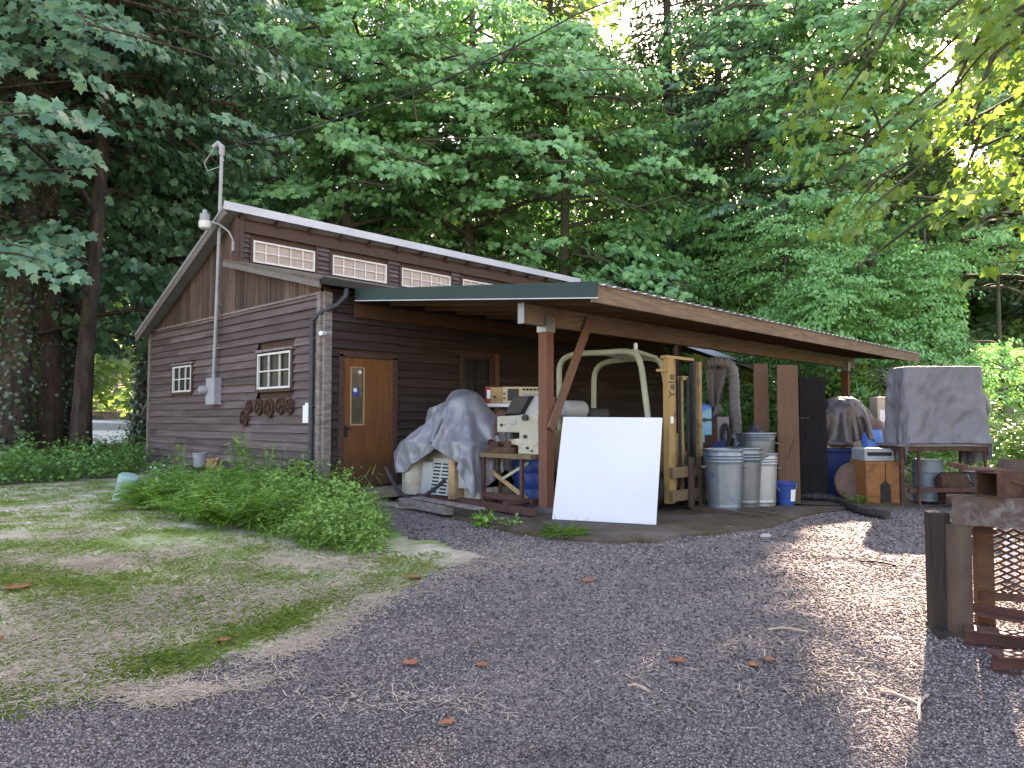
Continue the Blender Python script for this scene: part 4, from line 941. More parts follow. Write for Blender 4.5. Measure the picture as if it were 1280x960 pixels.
# ------------------------------------------------------------------ right hand heap
t, d = vthing('plastic_tote', 'deep blue plastic tote under the cream louvred cover', 'tote', 1064, 622)
S_ = d / 900; h0 = (622 - 563) * S_
m = MB(); m.prism([(-.33, 0), (.31, 0), (.34, h0), (-.36, h0)], .1, .6, 'Y'); m.build('body', mt['darkblue'], t, bev=.02)
m = MB(); m.box((-.01, .35, h0), (.76, .58, .06)); m.build('rim', mt['darkblue'], t, bev=.015)
base = t.location.copy(); zt0 = SLAB + h0 + .032
t2 = thing('louvred_cover', 'cream metal cover with rows of louvres on the blue tote', 'metal cover', (base[0], base[1], zt0), VIEW)
m = MB(); m.prism([(-.33, 0), (.33, 0), (.3, .55), (-.31, .55)], .08, .6, 'Y'); b_ = m.build('case', mt['beigebox'], t2, bev=.012)
m = MB(); m.box((0, .07, .03), (.68, .03, .06)); m.build('lip', mt['tan'], t2)
m = MB()
for k in range(7): m.box((-.02, .078, .12 + k * .036), (.42, .008, .008))
m.build('louvre', mt['tan'], b_)
tb = drape(40, 34, 1.5, 1.15, (.16, .22, .98), [sd_box((0, .34, .3), (.33, .28, .27), .05), sd_ell((.02, .3, .6), (.34, .26, .18)), sd_box((.5, .4, .2), (.15, .2, .2), .05)], steps=130, seed=3, yaw=.3, slack=1.15)
tb[..., 2] += .02 * RNG.normal(size=tb.shape[:2])
o = cloth('dark_tarpaulin', tb, mt['tarp3']); o.location = t2.location; o.rotation_euler = (0, 0, VIEW); tag(o, 'crumpled dark brown tarpaulin over the cream louvred cover', 'tarpaulin')
t, d = vthing('blue_barrel', 'bright blue plastic barrel behind the cream louvred cover', 'barrel', 1091, 600, d=11.0)
S_ = d / 900
m = MB(); m.lathe([(.13, 0), (.16, .05), (.165, .3), (.158, .33), (.165, .36), (.165, zz(548)), (.14, zz(540)), (.14, zz(537)), (.125, zz(537)), (.12, zz(539)), (0, zz(539))], n=24); m.build('body', mt['bluetarp'], t, smooth=True)
t, d = vthing('wooden_disc', 'round brown wooden disc propped on edge against the tote', 'disc', 1070, 627)
S_ = d / 900; R_ = 24 * S_
m = MB(); m.lathe([(0, -.02), (R_, -.02), (R_, .02), (0, .02)], (0, .0, R_), 34, 'Y'); m.lathe([(R_, -.035), (R_ + .012, -.02), (R_ + .012, .02), (R_, .035), (R_ - .02, 0), (R_, -.035)], (0, 0, R_), 34, 'Y'); o = m.build('disc', M('round_brown_board', [(.1, .06, .045), (.16, .1, .075)], 5, rough=.8, stains=[((.2, .15, .12), 3, .56, .75)]), t); o.rotation_euler = (-.12, 0, 0)
t, d = vthing('burn_barrel', 'orange rusted square burner box with a sooty opening', 'burner', 1108, 630)
S_ = d / 900; h0 = (630 - 577) * S_
m = MB(); m.box((0, .27, h0 / 2), (.54, .52, h0)); b_ = m.build('body', mt['orangerust'], t, bev=.015)
m = MB(); m.prism([(-.08, .02), (.07, .02), (.06, .26), (.0, .33), (-.07, .27)], -.004, .012, 'Y'); m.build('opening', mt['soot'], b_)
m = MB(); m.box((.0, .008, h0 * .72), (.008, .012, h0 * .5)); m.build('seam', mt['soot'], b_)
t2 = thing('battery_charger', 'grey slotted metal box on top of the orange burner', 'metal box', (t.location[0], t.location[1], SLAB + h0 + .002), VIEW)
m = MB(); m.prism([(-.26, 0), (.16, 0), (.16, .17), (-.2, .19), (-.26, .16)], .06, .46, 'Y'); b_ = m.build('case', mt['lightmetal'], t2, bev=.01)
m = MB(); m.box((-.05, .056, .1), (.34, .014, .05)); m.build('slot', mt['dark'], b_)
t, d = vthing('pale_crate', 'pale dusty box standing behind the dark tarpaulin', 'box', 1108, 600, d=11.6)
S_ = d / 900
m = MB(); m.box((0, .1, zz(496) / 2), (.26, .26, zz(496))); b_ = m.build('case', mt['beigebox'], t, bev=.01); m = MB(); m.box((0, -.035, zz(520)), (.2, .012, .2)); m.build('panel', mt['paper'], t)

# table with covered box
t, d = vthing('steel_table', 'narrow dark steel table carrying the tall grey covered box', 'table', 1180, 632)
S_ = d / 900; ht = (633 - 556) * S_
m = MB(); m.box((.02, .3, ht - .02), (1.26, .64, .035)); m.build('top', mt['greyboard'], t, bev=.004)
m = MB(); m.box((.02, .3, ht - .07), (1.2, .6, .06)); m.build('apron', mt['rust'], t)
for x, y in ((-.56, .02), (.6, .02), (-.56, .58), (.6, .58), (-.32, .02)):
    m = MB(); w2 = .05 if x < -.5 else .028; m.bar((x, y, 0), (x, y, ht - .1), w2, w2, up=(1, 0, 0)); m.build('leg', mt['rust'], t)
m = MB(); m.bar((-.45, .06, .2), (.62, .06, .22), .05, .06); m.build('rail', mt['rustred'], t)
tl = t.location.copy(); tz = SLAB + ht + .002
t2 = thing('covered_box', 'boxy machine hidden under the grey tarp on the steel table', 'machine', (tl[0] + .07, tl[1] - .07, tz), VIEW)
bh = (553 - 456) * S_
m = MB(); m.box((-.02, .3, bh / 2 - .02), (.92, .34, bh - .04)); m.build('case', mt['beigebox'], t2, bev=.02)
def shroud(hx, hy, cx, cy_, top, hem, seed, nA=150, flare=.085):
    rings = []; A = np.linspace(0, 2 * PI, nA, endpoint=False)
    c, s = np.cos(A), np.sin(A); k = 1 / (np.abs(c) ** 9 + np.abs(s) ** 9) ** (1 / 9)
    ux, uy = c * k, s * k
    for f in (.02, .35, .65, .88, .97): rings.append(np.stack([cx + ux * hx * f, cy_ + uy * hy * f, np.full(nA, top + .012 - .006 * f)], -1))
    nV = 34
    for v in range(nV):
        t_ = v / (nV - 1); z = top - .012 - (top - hem(ux, uy)) * t_
        fold = np.array([noise.noise(Vector((math.cos(a) * 2.2, math.sin(a) * 2.2, seed + t_ * .8))) for a in A]) * .16 * t_ + np.array([abs(noise.noise(Vector((x * 3.2 + y * 2, t_ * 4 + x * 1.5, seed + 9)))) for x, y in zip(ux, uy)]) * -.08 - .03 * t_ * np.array([abs(noise.noise(Vector((x * 7 + t_ * 2, y * 7, t_ * 5 + seed)))) for x, y in zip(ux, uy)]) * min(1, t_ * 4)
        corner = np.clip(np.abs(ux * uy), 0, 1) ** 4
        out = 1.0
        rings.append(np.stack([cx + ux * (hx + flare * t_ * (.6 + .8 * corner) + fold), cy_ + uy * (hy + flare * t_ * (.35 + .8 * corner) + fold), z + .012 * np.array([noise.noise(Vector((x * 5, y * 5, t_ * 6 + seed))) for x, y in zip(ux, uy)])], -1))
    P = np.array(rings); return np.concatenate([P, P[:, :1]], 1)
def hem_(ux, uy):
    h = np.where(uy < -.9, .012, -.1) + np.where(ux < -.9, -.22 * (1 - uy) * .5, 0) + np.where(ux > .9, -.1 - .12 * (uy + 1) * .5, 0)
    return h
tb = shroud(.565, .29, -.02, .3, bh, hem_, 3)
o = cloth('grey_tarpaulin', tb, mt['tarp2']); o.location = t2.location; o.rotation_euler = (0, 0, VIEW); m = MB(); m.add([(.54, .1, .78), (.69, .12, .70), (.78, .2, .38), (.66, .16, .33), (.58, .08, .42), (.54, .3, .8), (.7, .34, .7), (.8, .36, .42), (.68, .4, .36), (.58, .4, .42)], [(0, 1, 2, 3, 4), (9, 8, 7, 6, 5), (0, 5, 6, 1), (1, 6, 7, 2), (2, 7, 8, 3), (3, 8, 9, 4), (4, 9, 5, 0)]); fl = m.build('flap', mt['tarp2'], o, smooth='all'); fs_ = fl.modifiers.new('s', 'SUBSURF'); fs_.render_levels = 3; fs_.levels = 3
tag(o, 'dull grey tarpaulin draped square over the machine on the table, rust spot low', 'tarpaulin')
t, d = vthing('steel_drum', 'blue-grey ribbed steel drum under the steel table', 'drum', 1160, 600, d=10.6)
m = MB(); m.lathe([(.2, 0), (.2, .2), (.21, .21), (.2, .22), (.2, .4), (.21, .41), (.2, .42), (.2, .6), (.19, .6), (0, .58)], n=28); m.build('body', M('bluegrey_steel', [(.17, .21, .26), (.23, .28, .33)], 4, rough=.5, metal=.2), t, smooth=True)
t, d = vthing('rusty_motor', 'dark rusty motor lying in the leaves under the table', 'motor', 1190, 605, d=10.2)
m = MB(); m.lathe([(0, -.2), (.1, -.19), (.14, -.13), (.14, .13), (.1, .19), (.03, .2), (.03, .28), (0, .28)], (0, 0, .3), 20, 'X'); m.box((0, 0, .1), (.3, .2, .2)); m.build('body', mt['rust'], t, bev=.004)
t, d = vthing('cooking_pot', 'round dark pot with white drips at the right end of the table', 'pot', 1222, 600, d=10.6)
m = MB(); m.lathe([(.17, 0), (.23, .1), (.24, .3), (.2, .4), (.22, .42), (.0, .42)], n=24); m.build('body', M('dark_enamel_drips', [(.05, .05, .06), (.09, .09, .105)], 4, rough=.5, stains=[((.5, .5, .5), 7, .6, .66)]), t, smooth=True)
# drain hose over the gravel
hp = [gp(990, 628, .1), gp(1010, 630, .07), gp(1035, 631, .06), gp(1052, 634, .06), gp(1066, 641, .065), gp(1084, 646, .06), gp(1109, 650, .055)]
hp[0][2] = SLAB + .06; hp[1][2] = SLAB + .06; hp[2][2] = SLAB + .05
m = MB(); cpts = curve(hp, 4); m.tube(cpts, [.058 + .005 * math.sin(i * 2.4) for i in range(len(cpts))], 14); tag(m.build('drain_hose', mt['hose'], smooth=True), 'thick black corrugated drain hose lying across the gravel edge', 'hose')
m = MB(); m.bar(gp(884, 668, .03), gp(914, 662, .03), .1, .02); tag(m.build('scrap_board', mt['greywood'], bev=.003), 'short broken grey board lying at the pad edge by the forks', 'board')

# ------------------------------------------------------------------ scrap bench, right foreground
A = np.array(gp(1192, 795)); dA = depth(A)
B0 = np.array(at(1190, 620, dA)); B1 = np.array(at(1284, 634, dA * 97 / 111.5))
yw = VIEW - .3; ht = B0[2] - A[2]
be = thing('scrap_bench', 'heavy rusty steel bench with timber post, pipe leg and mesh side on the gravel', 'bench', (B0[0], B0[1], A[2]), yw)
kx = dA / 900
bh_ = 36 * kx
m = MB(); m.prism([(0, ht - bh_), (1.9, ht - bh_), (1.9, ht), (0, ht)], 0, .012, 'Y'); m.box((.95, .06, ht - .006), (1.9, .13, .012)); m.box((.95, .06, ht - bh_ + .006), (1.9, .13, .012)); m.build('top_channel', mt['flaking'], be)
m = MB(); m.tube([(.04, .07, .02), (.046, .07, ht - bh_ - .002)], 14.5 * kx, 22); m.box((.04, .07, .012), (.19, .17, .022)); m.build('pipe_leg', mt['piperust'], be, smooth=True)
m = MB(); m.box((-.055, .13, .37), (.115, .13, .74)); m.box((-.09, .08, .02), (.05, .3, .04)); m.build('timber_post', mt['darkwood'], be, bev=.008)
m = MB(); m.box((.24, .3, ht * .48), (.1, .08, ht * .96)); m.build('rear_post', mt['firdark'], be, bev=.005)
m = MB(); m.box((1.6, .3, ht * .48), (.1, .08, ht * .96)); m.build('rear_post', mt['tanwood'], be, bev=.005)
m = MB(); m.tube([(1.8, .07, .0), (1.8, .07, ht - bh_)], 15.5 * kx, 22); m.build('pipe_leg', mt['piperust'], be, smooth=True)
m = MB(); m.bar((.12, .1, ht - bh_ - .1), (.12, .3, ht - bh_ - .1), .04, .04); m.bar((.1, .24, ht - bh_ - .06), (.3, .24, ht - bh_ - .06), .03, .03); m.build('bracket', mt['rust'], be)
# expanded metal: diamond strands
m = MB(); z0_, z1_ = ht * .27, ht * .74; dxm, dzm = .085, .021
for half in (0, 1):
    for k in range(-1, int(1.9 / dxm) + 1):
        pass
rows = int((z1_ - z0_) / dzm)
for r_ in range(rows):
    z = z0_ + r_ * dzm
    for k in range(int(1.55 / dxm)):
        x = .27 + k * dxm + (dxm / 2 if r_ % 2 else 0)
        m.bar((x, .26, z), (x + dxm / 2, .264, z + dzm), .008, .015); m.bar((x + dxm / 2, .264, z + dzm), (x + dxm, .26, z), .008, .015)
m.build('mesh_side', mt['rust'], be)
m = MB(); m.box((1.0, .27, z0_ - .02), (1.6, .05, .05)); m.build('mesh_rail', mt['rust'], be)
m = MB(); m.box((.52, .275, ht * .5), (.05, .04, ht * .5)); m.build('mesh_post', mt['rust'], be)
def onb(x, y, z): 
    c, s = math.cos(yw), math.sin(yw); return (B0[0] + x * c - y * s, B0[1] + x * s + y * c, A[2] + ht + z)
def hollow(mb, L_, w_, h_, th):
    for (cx_, cz_, sx, sz) in ((0, th / 2, w_, th), (0, h_ - th / 2, w_, th), (-w_ / 2 + th / 2, h_ / 2, th, h_ - 2 * th), (w_ / 2 - th / 2, h_ / 2, th, h_ - 2 * th)):
        mb.box((cx_, L_ / 2, cz_), (sx, L_, sz))
t = thing('steel_tube', 'short rusty square steel tube with open end on the bench top', 'steel tube', onb(.18, -.02, .002), yw - .9)
m = MB(); hollow(m, .75, .14, .15, .008); m.build('tube', mt['rust'], t)
m = MB(); m.box((0, 0, 0), (.3, .22, .012)); m.box((-.14, 0, .01), (.03, .2, .03)); o = m.build('rusty_plate', mt['rustred']); o.location = onb(.2, .1, .162); o.rotation_euler = (0.02, .04, yw + .1); tag(o, 'thin red-brown plate lying on the square steel tube', 'steel plate')
t = thing('steel_beam', 'brown steel channel length lying across the bench pile', 'steel beam', onb(.36, .1, .135), yw - .15)
m = MB(); m.box((.5, .1, .01), (1.1, .2, .012)); m.box((.5, .005, .045), (1.1, .012, .07)); m.box((.5, .195, .045), (1.1, .012, .07)); m.build('channel', mt['piperust'], t)
t = thing('steel_block', 'stubby dark rusty block under the channel on the bench', 'steel block', onb(.62, .02, .002), yw - .3)
m = MB(); m.box((0, .08, .065), (.4, .2, .13)); m.build('block', mt['rust'], t, bev=.01)
t = thing('steel_offcut', 'dark tilted rusty offcut at the top of the bench pile', 'steel offcut', onb(.75, .16, .215), yw + .2)
m = MB(); m.box((0.1, .0, .03), (.42, .14, .05)); m.prism([(-.1, .055), (.3, .055), (.2, .1), (-.05, .09)], -.05, .05, 'Y'); m.build('offcut', mt['rust'], t, bev=.006)
m = MB(); m.tube([onb(.3, .0, .1), onb(.5, -.03, .05), onb(.8, -.02, .045), onb(1.2, 0, .045)], .008, 6); tag(m.build('wire', mt['rust']), 'bent rusty wire drooping across the bench front', 'wire')
for k, (px, py, L_, yaw_, lab) in enumerate(((1232, 812, .8, -.25, 'long red-brown steel beam lying on the gravel under the bench'), (1262, 846, .7, .25, 'nearest short red-brown steel beam at the picture edge'))):
    p = gp(px, py); t = thing('i_beam', lab, 'steel beam', (p[0], p[1], p[2] + .002), yw + yaw_, 'steel beams on the gravel')
    m = MB(); m.box((.3, .06, .006), (L_, .13, .012)); m.box((.3, .06, .094), (L_, .13, .012)); m.box((.3, .06, .05), (L_, .012, .076)); m.build('beam', mt['rustred'], t, bev=.002)
p = gp(1226, 790); t = thing('steel_bracket', 'flat red-brown steel angle resting on the beams under the bench', 'steel angle', (p[0], p[1], p[2] + .106), yw - .5)
m = MB(); m.box((.2, 0, .006), (.5, .12, .01)); m.box((.2, .055, .03), (.5, .01, .05)); m.build('angle', mt['rustred'], t)
p = np.array(at(1262, 686, dA + 1.2)); zg = float(GZ(p[0], p[1]))
t = thing('white_jug', 'white plastic jug standing in sun behind the bench mesh', 'jug', (p[0], p[1], zg), VIEW); t.scale = (.7, .7, .8)
m = MB(); m.lathe([(.06, 0), (.065, .02), (.065, .3), (.05, .36), (.022, .4), (.022, .43), (0, .43)], n=20); m.build('body', mt['paper'], t, smooth=True)
m = MB(); m.tube([(.05, 0, .34), (.09, 0, .36), (.09, 0, .24), (.06, 0, .2)], .012, 8); m.build('handle', mt['paper'], t, smooth=True)

# ------------------------------------------------------------------ small things along the gable wall
p = gp(152, 625); t = thing('utility_pedestal', 'leaning pale green utility pedestal in the grass', 'pedestal', (p[0], p[1], p[2] - .05), VIEW)
S_ = depth(p) / 900; R_ = 11.5 * S_; hh = 36 * S_
m = MB(); m.lathe([(R_, 0), (R_, hh * .8), (R_ * 1.05, hh * .8), (R_ * 1.05, hh), (R_ * .9, hh + .02), (0, hh + .03)], n=24); o = m.build('body', mt['pgreen'], t, smooth=True); o.rotation_euler = (.1, .3, 0)
p = onp(250, 583, 0, -.3); zg = float(GZ(p[0], p[1])); S_ = depth(p) / 900
t = thing('white_bucket', 'small white bucket on a stump against the gable wall', 'bucket', (p[0], p[1], p[2]), VIEW)
m = MB(); m.lathe([(7.5 * S_, 0), (8.5 * S_, 15 * S_), (9.2 * S_, 15.5 * S_), (9.2 * S_, 17 * S_), (7.8 * S_, 17 * S_), (7 * S_, 2 * S_), (0, 2 * S_)], n=22); m.build('body', mt['lightmetal'], t, smooth=True)
m = MB(); m.tube([(8.8 * S_ * math.cos(a), -.03, 14 * S_ - 5 * S_ * math.sin(a)) for a in np.linspace(0, PI, 12)], .005, 6); m.build('handle', mt['lightmetal'], t)
m = MB(); m.lathe([(.17, zg - .05), (.16, p[2] - .002), (0, p[2] - .002)], (p[0], p[1], 0), 18); tag(m.build('stump', mt['darkwood']), 'dark low stump under the white bucket', 'stump')
p = onp(266, 592, 0, -.3); t = thing('flower_pot', 'two nested terracotta flower pots against the gable wall', 'flower pot', (p[0], p[1], float(GZ(p[0], p[1]))), VIEW)
S_ = depth(p) / 900; q = p[2] - float(GZ(p[0], p[1]))
m = MB(); m.lathe([(6 * S_, 0), (7 * S_, q), (7.5 * S_, q + 8 * S_), (8.5 * S_, q + 8 * S_), (8.5 * S_, q + 12 * S_), (6 * S_, q + 12 * S_), (0, q + 8 * S_)], n=22); m.lathe([(7.2 * S_, q + 10 * S_), (7.6 * S_, q + 16 * S_), (8.6 * S_, q + 16 * S_), (8.6 * S_, q + 19 * S_), (6.5 * S_, q + 19 * S_), (0, q + 14 * S_)], n=22); m.build('pot', mt['terra'], t)
p = onp(372, 606, 0, -.3); zg = float(GZ(p[0], p[1]))
t = thing('wood_block', 'weathered split wood block leaning on the wall by the downpipe', 'wood block', (p[0], p[1], zg), -PI / 2 + .35)
m = MB(); m.prism([(-.16, 0), (.1, 0), (.11, .33), (.05, .31), (-.14, .3)], -.08, .02, 'Y'); m.build('block', M('split_wood', [(.2, .14, .1), (.3, .23, .18)], 4, (6, 6, .8), .85, bump=.4), t, bev=.01)
m = MB(); m.bar((.15, -.05, 0), (.19, .0, .32), .07, .03); m.build('slat', mt['greywood'], t)
# fallen orange leaves and bark strips
def maple_leaf_obj(p, s, yaw_, lab, i):
    T = TEMPL['maple']; m = MB(); c, s_ = math.cos(yaw_), math.sin(yaw_)
    m.add([(s * (x * c - y * s_), s * (x * s_ + y * c), .012 + .25 * s * (x * x) + .3 * s * max(0, y - .5) ** 2) for x, y in T], [tuple(range(len(T)))])
    o = m.build('fallen_leaf', mt['deadleaf'], loc=tuple(p)); o.modifiers.new('t', 'SOLIDIFY').thickness = .002
    tag(o, lab, 'leaf', 'orange dead leaves on the ground')
for i, (px, py, s, lab) in enumerate(((24, 740, .16, 'large orange dead leaf lying in the grass at far left'), (4, 803, .1, 'orange dead leaf on the bare soil at the left edge'), (843, 828, .09, 'bright orange leaf lying on the middle of the gravel'), (935, 836, .07, 'small orange leaf on gravel right of the bright one'), (510, 836, .09, 'dark red leaf on the gravel below the grass tip'), (741, 730, .1, 'curled red-brown leaf on gravel below the white board'), (525, 724, .12, 'brown leaf at the tip of the grass verge'), (556, 906, .07, 'orange leaf on the nearest gravel'), (272, 805, .08, 'orange leaf in the verge grass beside the gravel'), (602, 838, .07, 'faint tan leaf on open gravel'), (968, 830, .06, 'brown curled leaf beside the small orange one'))):
    maple_leaf_obj(gp(px, py, .012), s, i * 1.3, lab, i)
for i, (a, b_, lab) in enumerate((((1100, 868), (1150, 885), 'pale bark strip lying on the sunlit gravel'), ((1160, 872), (1150, 905), 'curved pale twig on gravel in front of the bench'), ((1075, 704), (1120, 709), 'dark broken stick at the edge of the sunlit gravel'), ((785, 861), (812, 868), 'thin tan twig lying on the middle gravel'), ((960, 790), (1010, 793), 'thin brown twig reaching to the sun patch'))):
    q0, q1 = Vector(gp(*a, .015)), Vector(gp(*b_, .015)); mid = q0.lerp(q1, .5) + Vector((.02, .03, .012)); m = MB(); m.tube(curve([q0, mid, q1], 2), [.006 + .004 * (k % 3) / 2 for k in range(len(curve([q0, mid, q1], 2)))], 6)
    tag(m.build('twig', mt['paleleafdead'] if i != 2 else mt['darkwood']), lab, 'twig', 'twigs on the gravel')
for i, (px, py, s, lab) in enumerate(((957, 671, .07, 'flat pale stone on the gravel below the bucket'), (1122, 800, .035, 'small white stone beside the timber post'), (746, 828, .02, 'grey pebble near the bright orange leaf'))):
    p = gp(px, py); m = MB(); m.lathe([(0, -.01), (s * .9, 0), (s, s * .2), (s * .7, s * .42), (0, s * .5)], p, 12, sq=(1.2, .8)); m.v = [(x + .15 * s * noise.noise(Vector((x * 40, y * 40, 1))), y, z) for x, y, z in m.v]
    tag(m.build('stone', mt['stone'], smooth='all'), lab, 'stone', 'pale stones on the gravel')
# ------------------------------------------------------------------ background bits
t = thing('parked_car', 'low white car half hidden by shrubs behind the dark trunks', 'car', (0, 0, 0)); p = at(150, 556, 22); zg = float(GZ(p[0], p[1])); t.location = (p[0], p[1], zg); t.rotation_euler = (0, 0, VIEW)
m = MB(); m.prism([(-2.2, .3), (2.0, .3), (2.05, .75), (1.2, .85), (.75, 1.0), (-.55, 1.04), (-1.0, .95), (-1.5, .7), (-2.15, .6)], -.8, .8, 'Y'); m.build('body', mt['carwhite'], t, bev=.08, smooth=True)
m = MB(); m.prism([(-.95, .72), (.9, .74), (.65, .93), (-.45, .96)], -.815, -.79, 'Y'); m.build('window', mt['lightmetal'], t)
for x in (-1.35, 1.3):
    m = MB(); m.lathe([(.2, -.1), (.31, -.08), (.31, .08), (.2, .1)], (x, -.75, .31), 20, 'Y'); m.build('wheel', mt['rubber'], t)
t = thing('low_shed', 'low shed roof of weathered brown sheets behind the white car', 'shed', (0, 0, 0)); p = at(138, 530, 27); zg = float(GZ(p[0], p[1])); t.location = (p[0], p[1], zg); t.rotation_euler = (0, 0, VIEW + .2)
m = MB(); m.prism([(-1.3, .85), (-.5, 1.25), (.6, 1.2), (1.9, .75), (1.9, .7), (-1.3, .7)], -.8, .8, 'Y'); m.build('roof', mt['roofbrown'], t)
m = MB(); m.box((.3, .1, .35), (2.9, 1.3, .7)); m.build('wall', mt['greyboard'], t)
t = thing('box_trailer', 'pale grey box trailer seen between the left trunks', 'trailer', (0, 0, 0)); p = at(82, 560, 24); zg = float(GZ(p[0], p[1])); t.location = (p[0], p[1], zg); t.rotation_euler = (0, 0, VIEW - .2)
m = MB(); m.box((-.3, 0, 1.0), (2.2, 1.5, .4)); m.build('body', mt['metalroof'], t, bev=.02); m = MB(); m.box((-.3, 0, .55), (2.1, 1.4, .5)); m.build('chassis', mt['greyboard'], t)
for x in (-.9, .3):
    m = MB(); m.lathe([(.15, -.08), (.28, -.08), (.28, .08), (.15, .08)], (x, -.7, .28), 18, 'Y'); m.build('wheel', mt['rubber'], t)
t = thing('lumber_pile', 'pile of greyed lumber on the green slope beyond the car', 'lumber pile', (0, 0, 0)); p = at(166, 506, 36); zg = float(GZ(p[0], p[1])); t.location = (p[0], p[1], max(zg, p[2] - .5)); t.rotation_euler = (0, 0, VIEW)
m = MB()
for k in range(14): m.bar((-.8 + RNG.random() * .3, RNG.random() * .6, .1 * (k // 3)), (.7 + RNG.random() * .3, RNG.random() * .6, .1 * (k // 3) + .05), .16, .05)
m.build('plank', mt['greywood'], t)
# open shed seen through the carport
t = thing('open_shed', 'open shed with pale metal roof and mossy beam beyond the carport', 'shed', (0, 0, 0), 0)
D1 = 20.5
r0_, r1_ = np.array(at(868, 436, D1)), np.array(at(962, 468, D1 - 1.4))
dv = unit(r1_ - r0_); back = np.array([.714, .699, .12])
m = MB(); q = [r0_ - dv * 1.0, r1_, r1_ + back * 3.5, r0_ - dv * 1.0 + back * 3.5]; m.add([tuple(a) for a in q] + [tuple(a + np.array([0, 0, .05])) for a in q], [(3, 2, 1, 0), (4, 5, 6, 7), (0, 1, 5, 4), (1, 2, 6, 5), (2, 3, 7, 6), (3, 0, 4, 7)]); m.build('roof', mt['firdark'], t)
m = MB(); m.bar(tuple(r0_ - dv * 1.0 + np.array([0, 0, .06]) - back * .03), tuple(r1_ + np.array([0, 0, .06]) - back * .03), .04, .14); m.build('roof_edge', mt['whitemetal'], t)
m = MB(); m.bar(tuple(r0_ + np.array([0, 0, -.28]) + back * .2), tuple(r1_ + np.array([0, 0, -.22]) + back * .2), .1, .3); m.build('beam', mt['moss'], t)
for q in (r0_ - dv * .5 + back * .25, r1_ - dv * .15 + back * .25, r0_ + back * 3.2, r1_ + back * 3.2):
    m = MB(); m.bar((q[0], q[1], float(GZ(q[0], q[1])) - .1), (q[0], q[1], q[2]), .14, .14, up=(1, 0, 0)); m.build('post', mt['firdark'], t)

# ------------------------------------------------------------------ trees
def trunk_mesh(mb, base, top, r0, r1, seed, n=12, seg=10, flare=.35):
    pts = []; rs_ = []
    for i in range(seg + 1):
        t_ = i / seg; q = Vector(base).lerp(Vector(top), t_)
        q.x += .12 * noise.noise(Vector((seed, t_ * 3, 0))) * (t_ > 0); q.y += .12 * noise.noise(Vector((seed, t_ * 3, 5))) * (t_ > 0)
        pts.append(q); rs_.append(r0 + (r1 - r0) * t_ + r0 * flare * math.exp(-t_ * 18))
    b0 = len(mb.v); mb.tube(pts, rs_, n)
    for k in range(b0, len(mb.v)):
        x, y, z = mb.v[k]; d_ = .12 * r0 * noise.noise(Vector((x * 3 / max(r0, .1), y * 3 / max(r0, .1), z * .8))); c = min(pts, key=lambda q: abs(q.z - z))
        mb.v[k] = (x + (x - c.x) * d_ / r0, y + (y - c.y) * d_ / r0, z)
    return pts
def spray(rg, c, radial, n, R_, size, flat=.18, droop=.35, up=.9):
    """leaf positions on one tilted layered spray"""
    rr = np.sqrt(rg.random(n)) * R_; a = rg.random(n) * 2 * PI
    e1 = unit(np.array([radial[0], radial[1], -.25])); N = unit(np.array([radial[0] * .35, radial[1] * .35, up])); e1 = unit(e1 - N * (e1 @ N)); e2 = np.cross(N, e1)
    off = e1[None] * (rr * np.cos(a))[:, None] * 1.15 + e2[None] * (rr * np.sin(a))[:, None] * .85 + N[None] * rg.normal(0, flat * R_ * .5, n)[:, None]
    off[:, 2] -= droop * (rr / R_) ** 2 * R_ * .5
    Nl = unit(np.array([radial[0] * .8, radial[1] * .8, .62])); Nn = Nl[None] + rg.normal(0, .42, (n, 3)); Dd = off / R_ + e1[None] * .5 + np.array([0, 0, -.45])[None] + rg.normal(0, .25, (n, 3))
    Ss = size * rg.uniform(.65, 1.2, n)
    return c + off, Nn, Dd, Ss
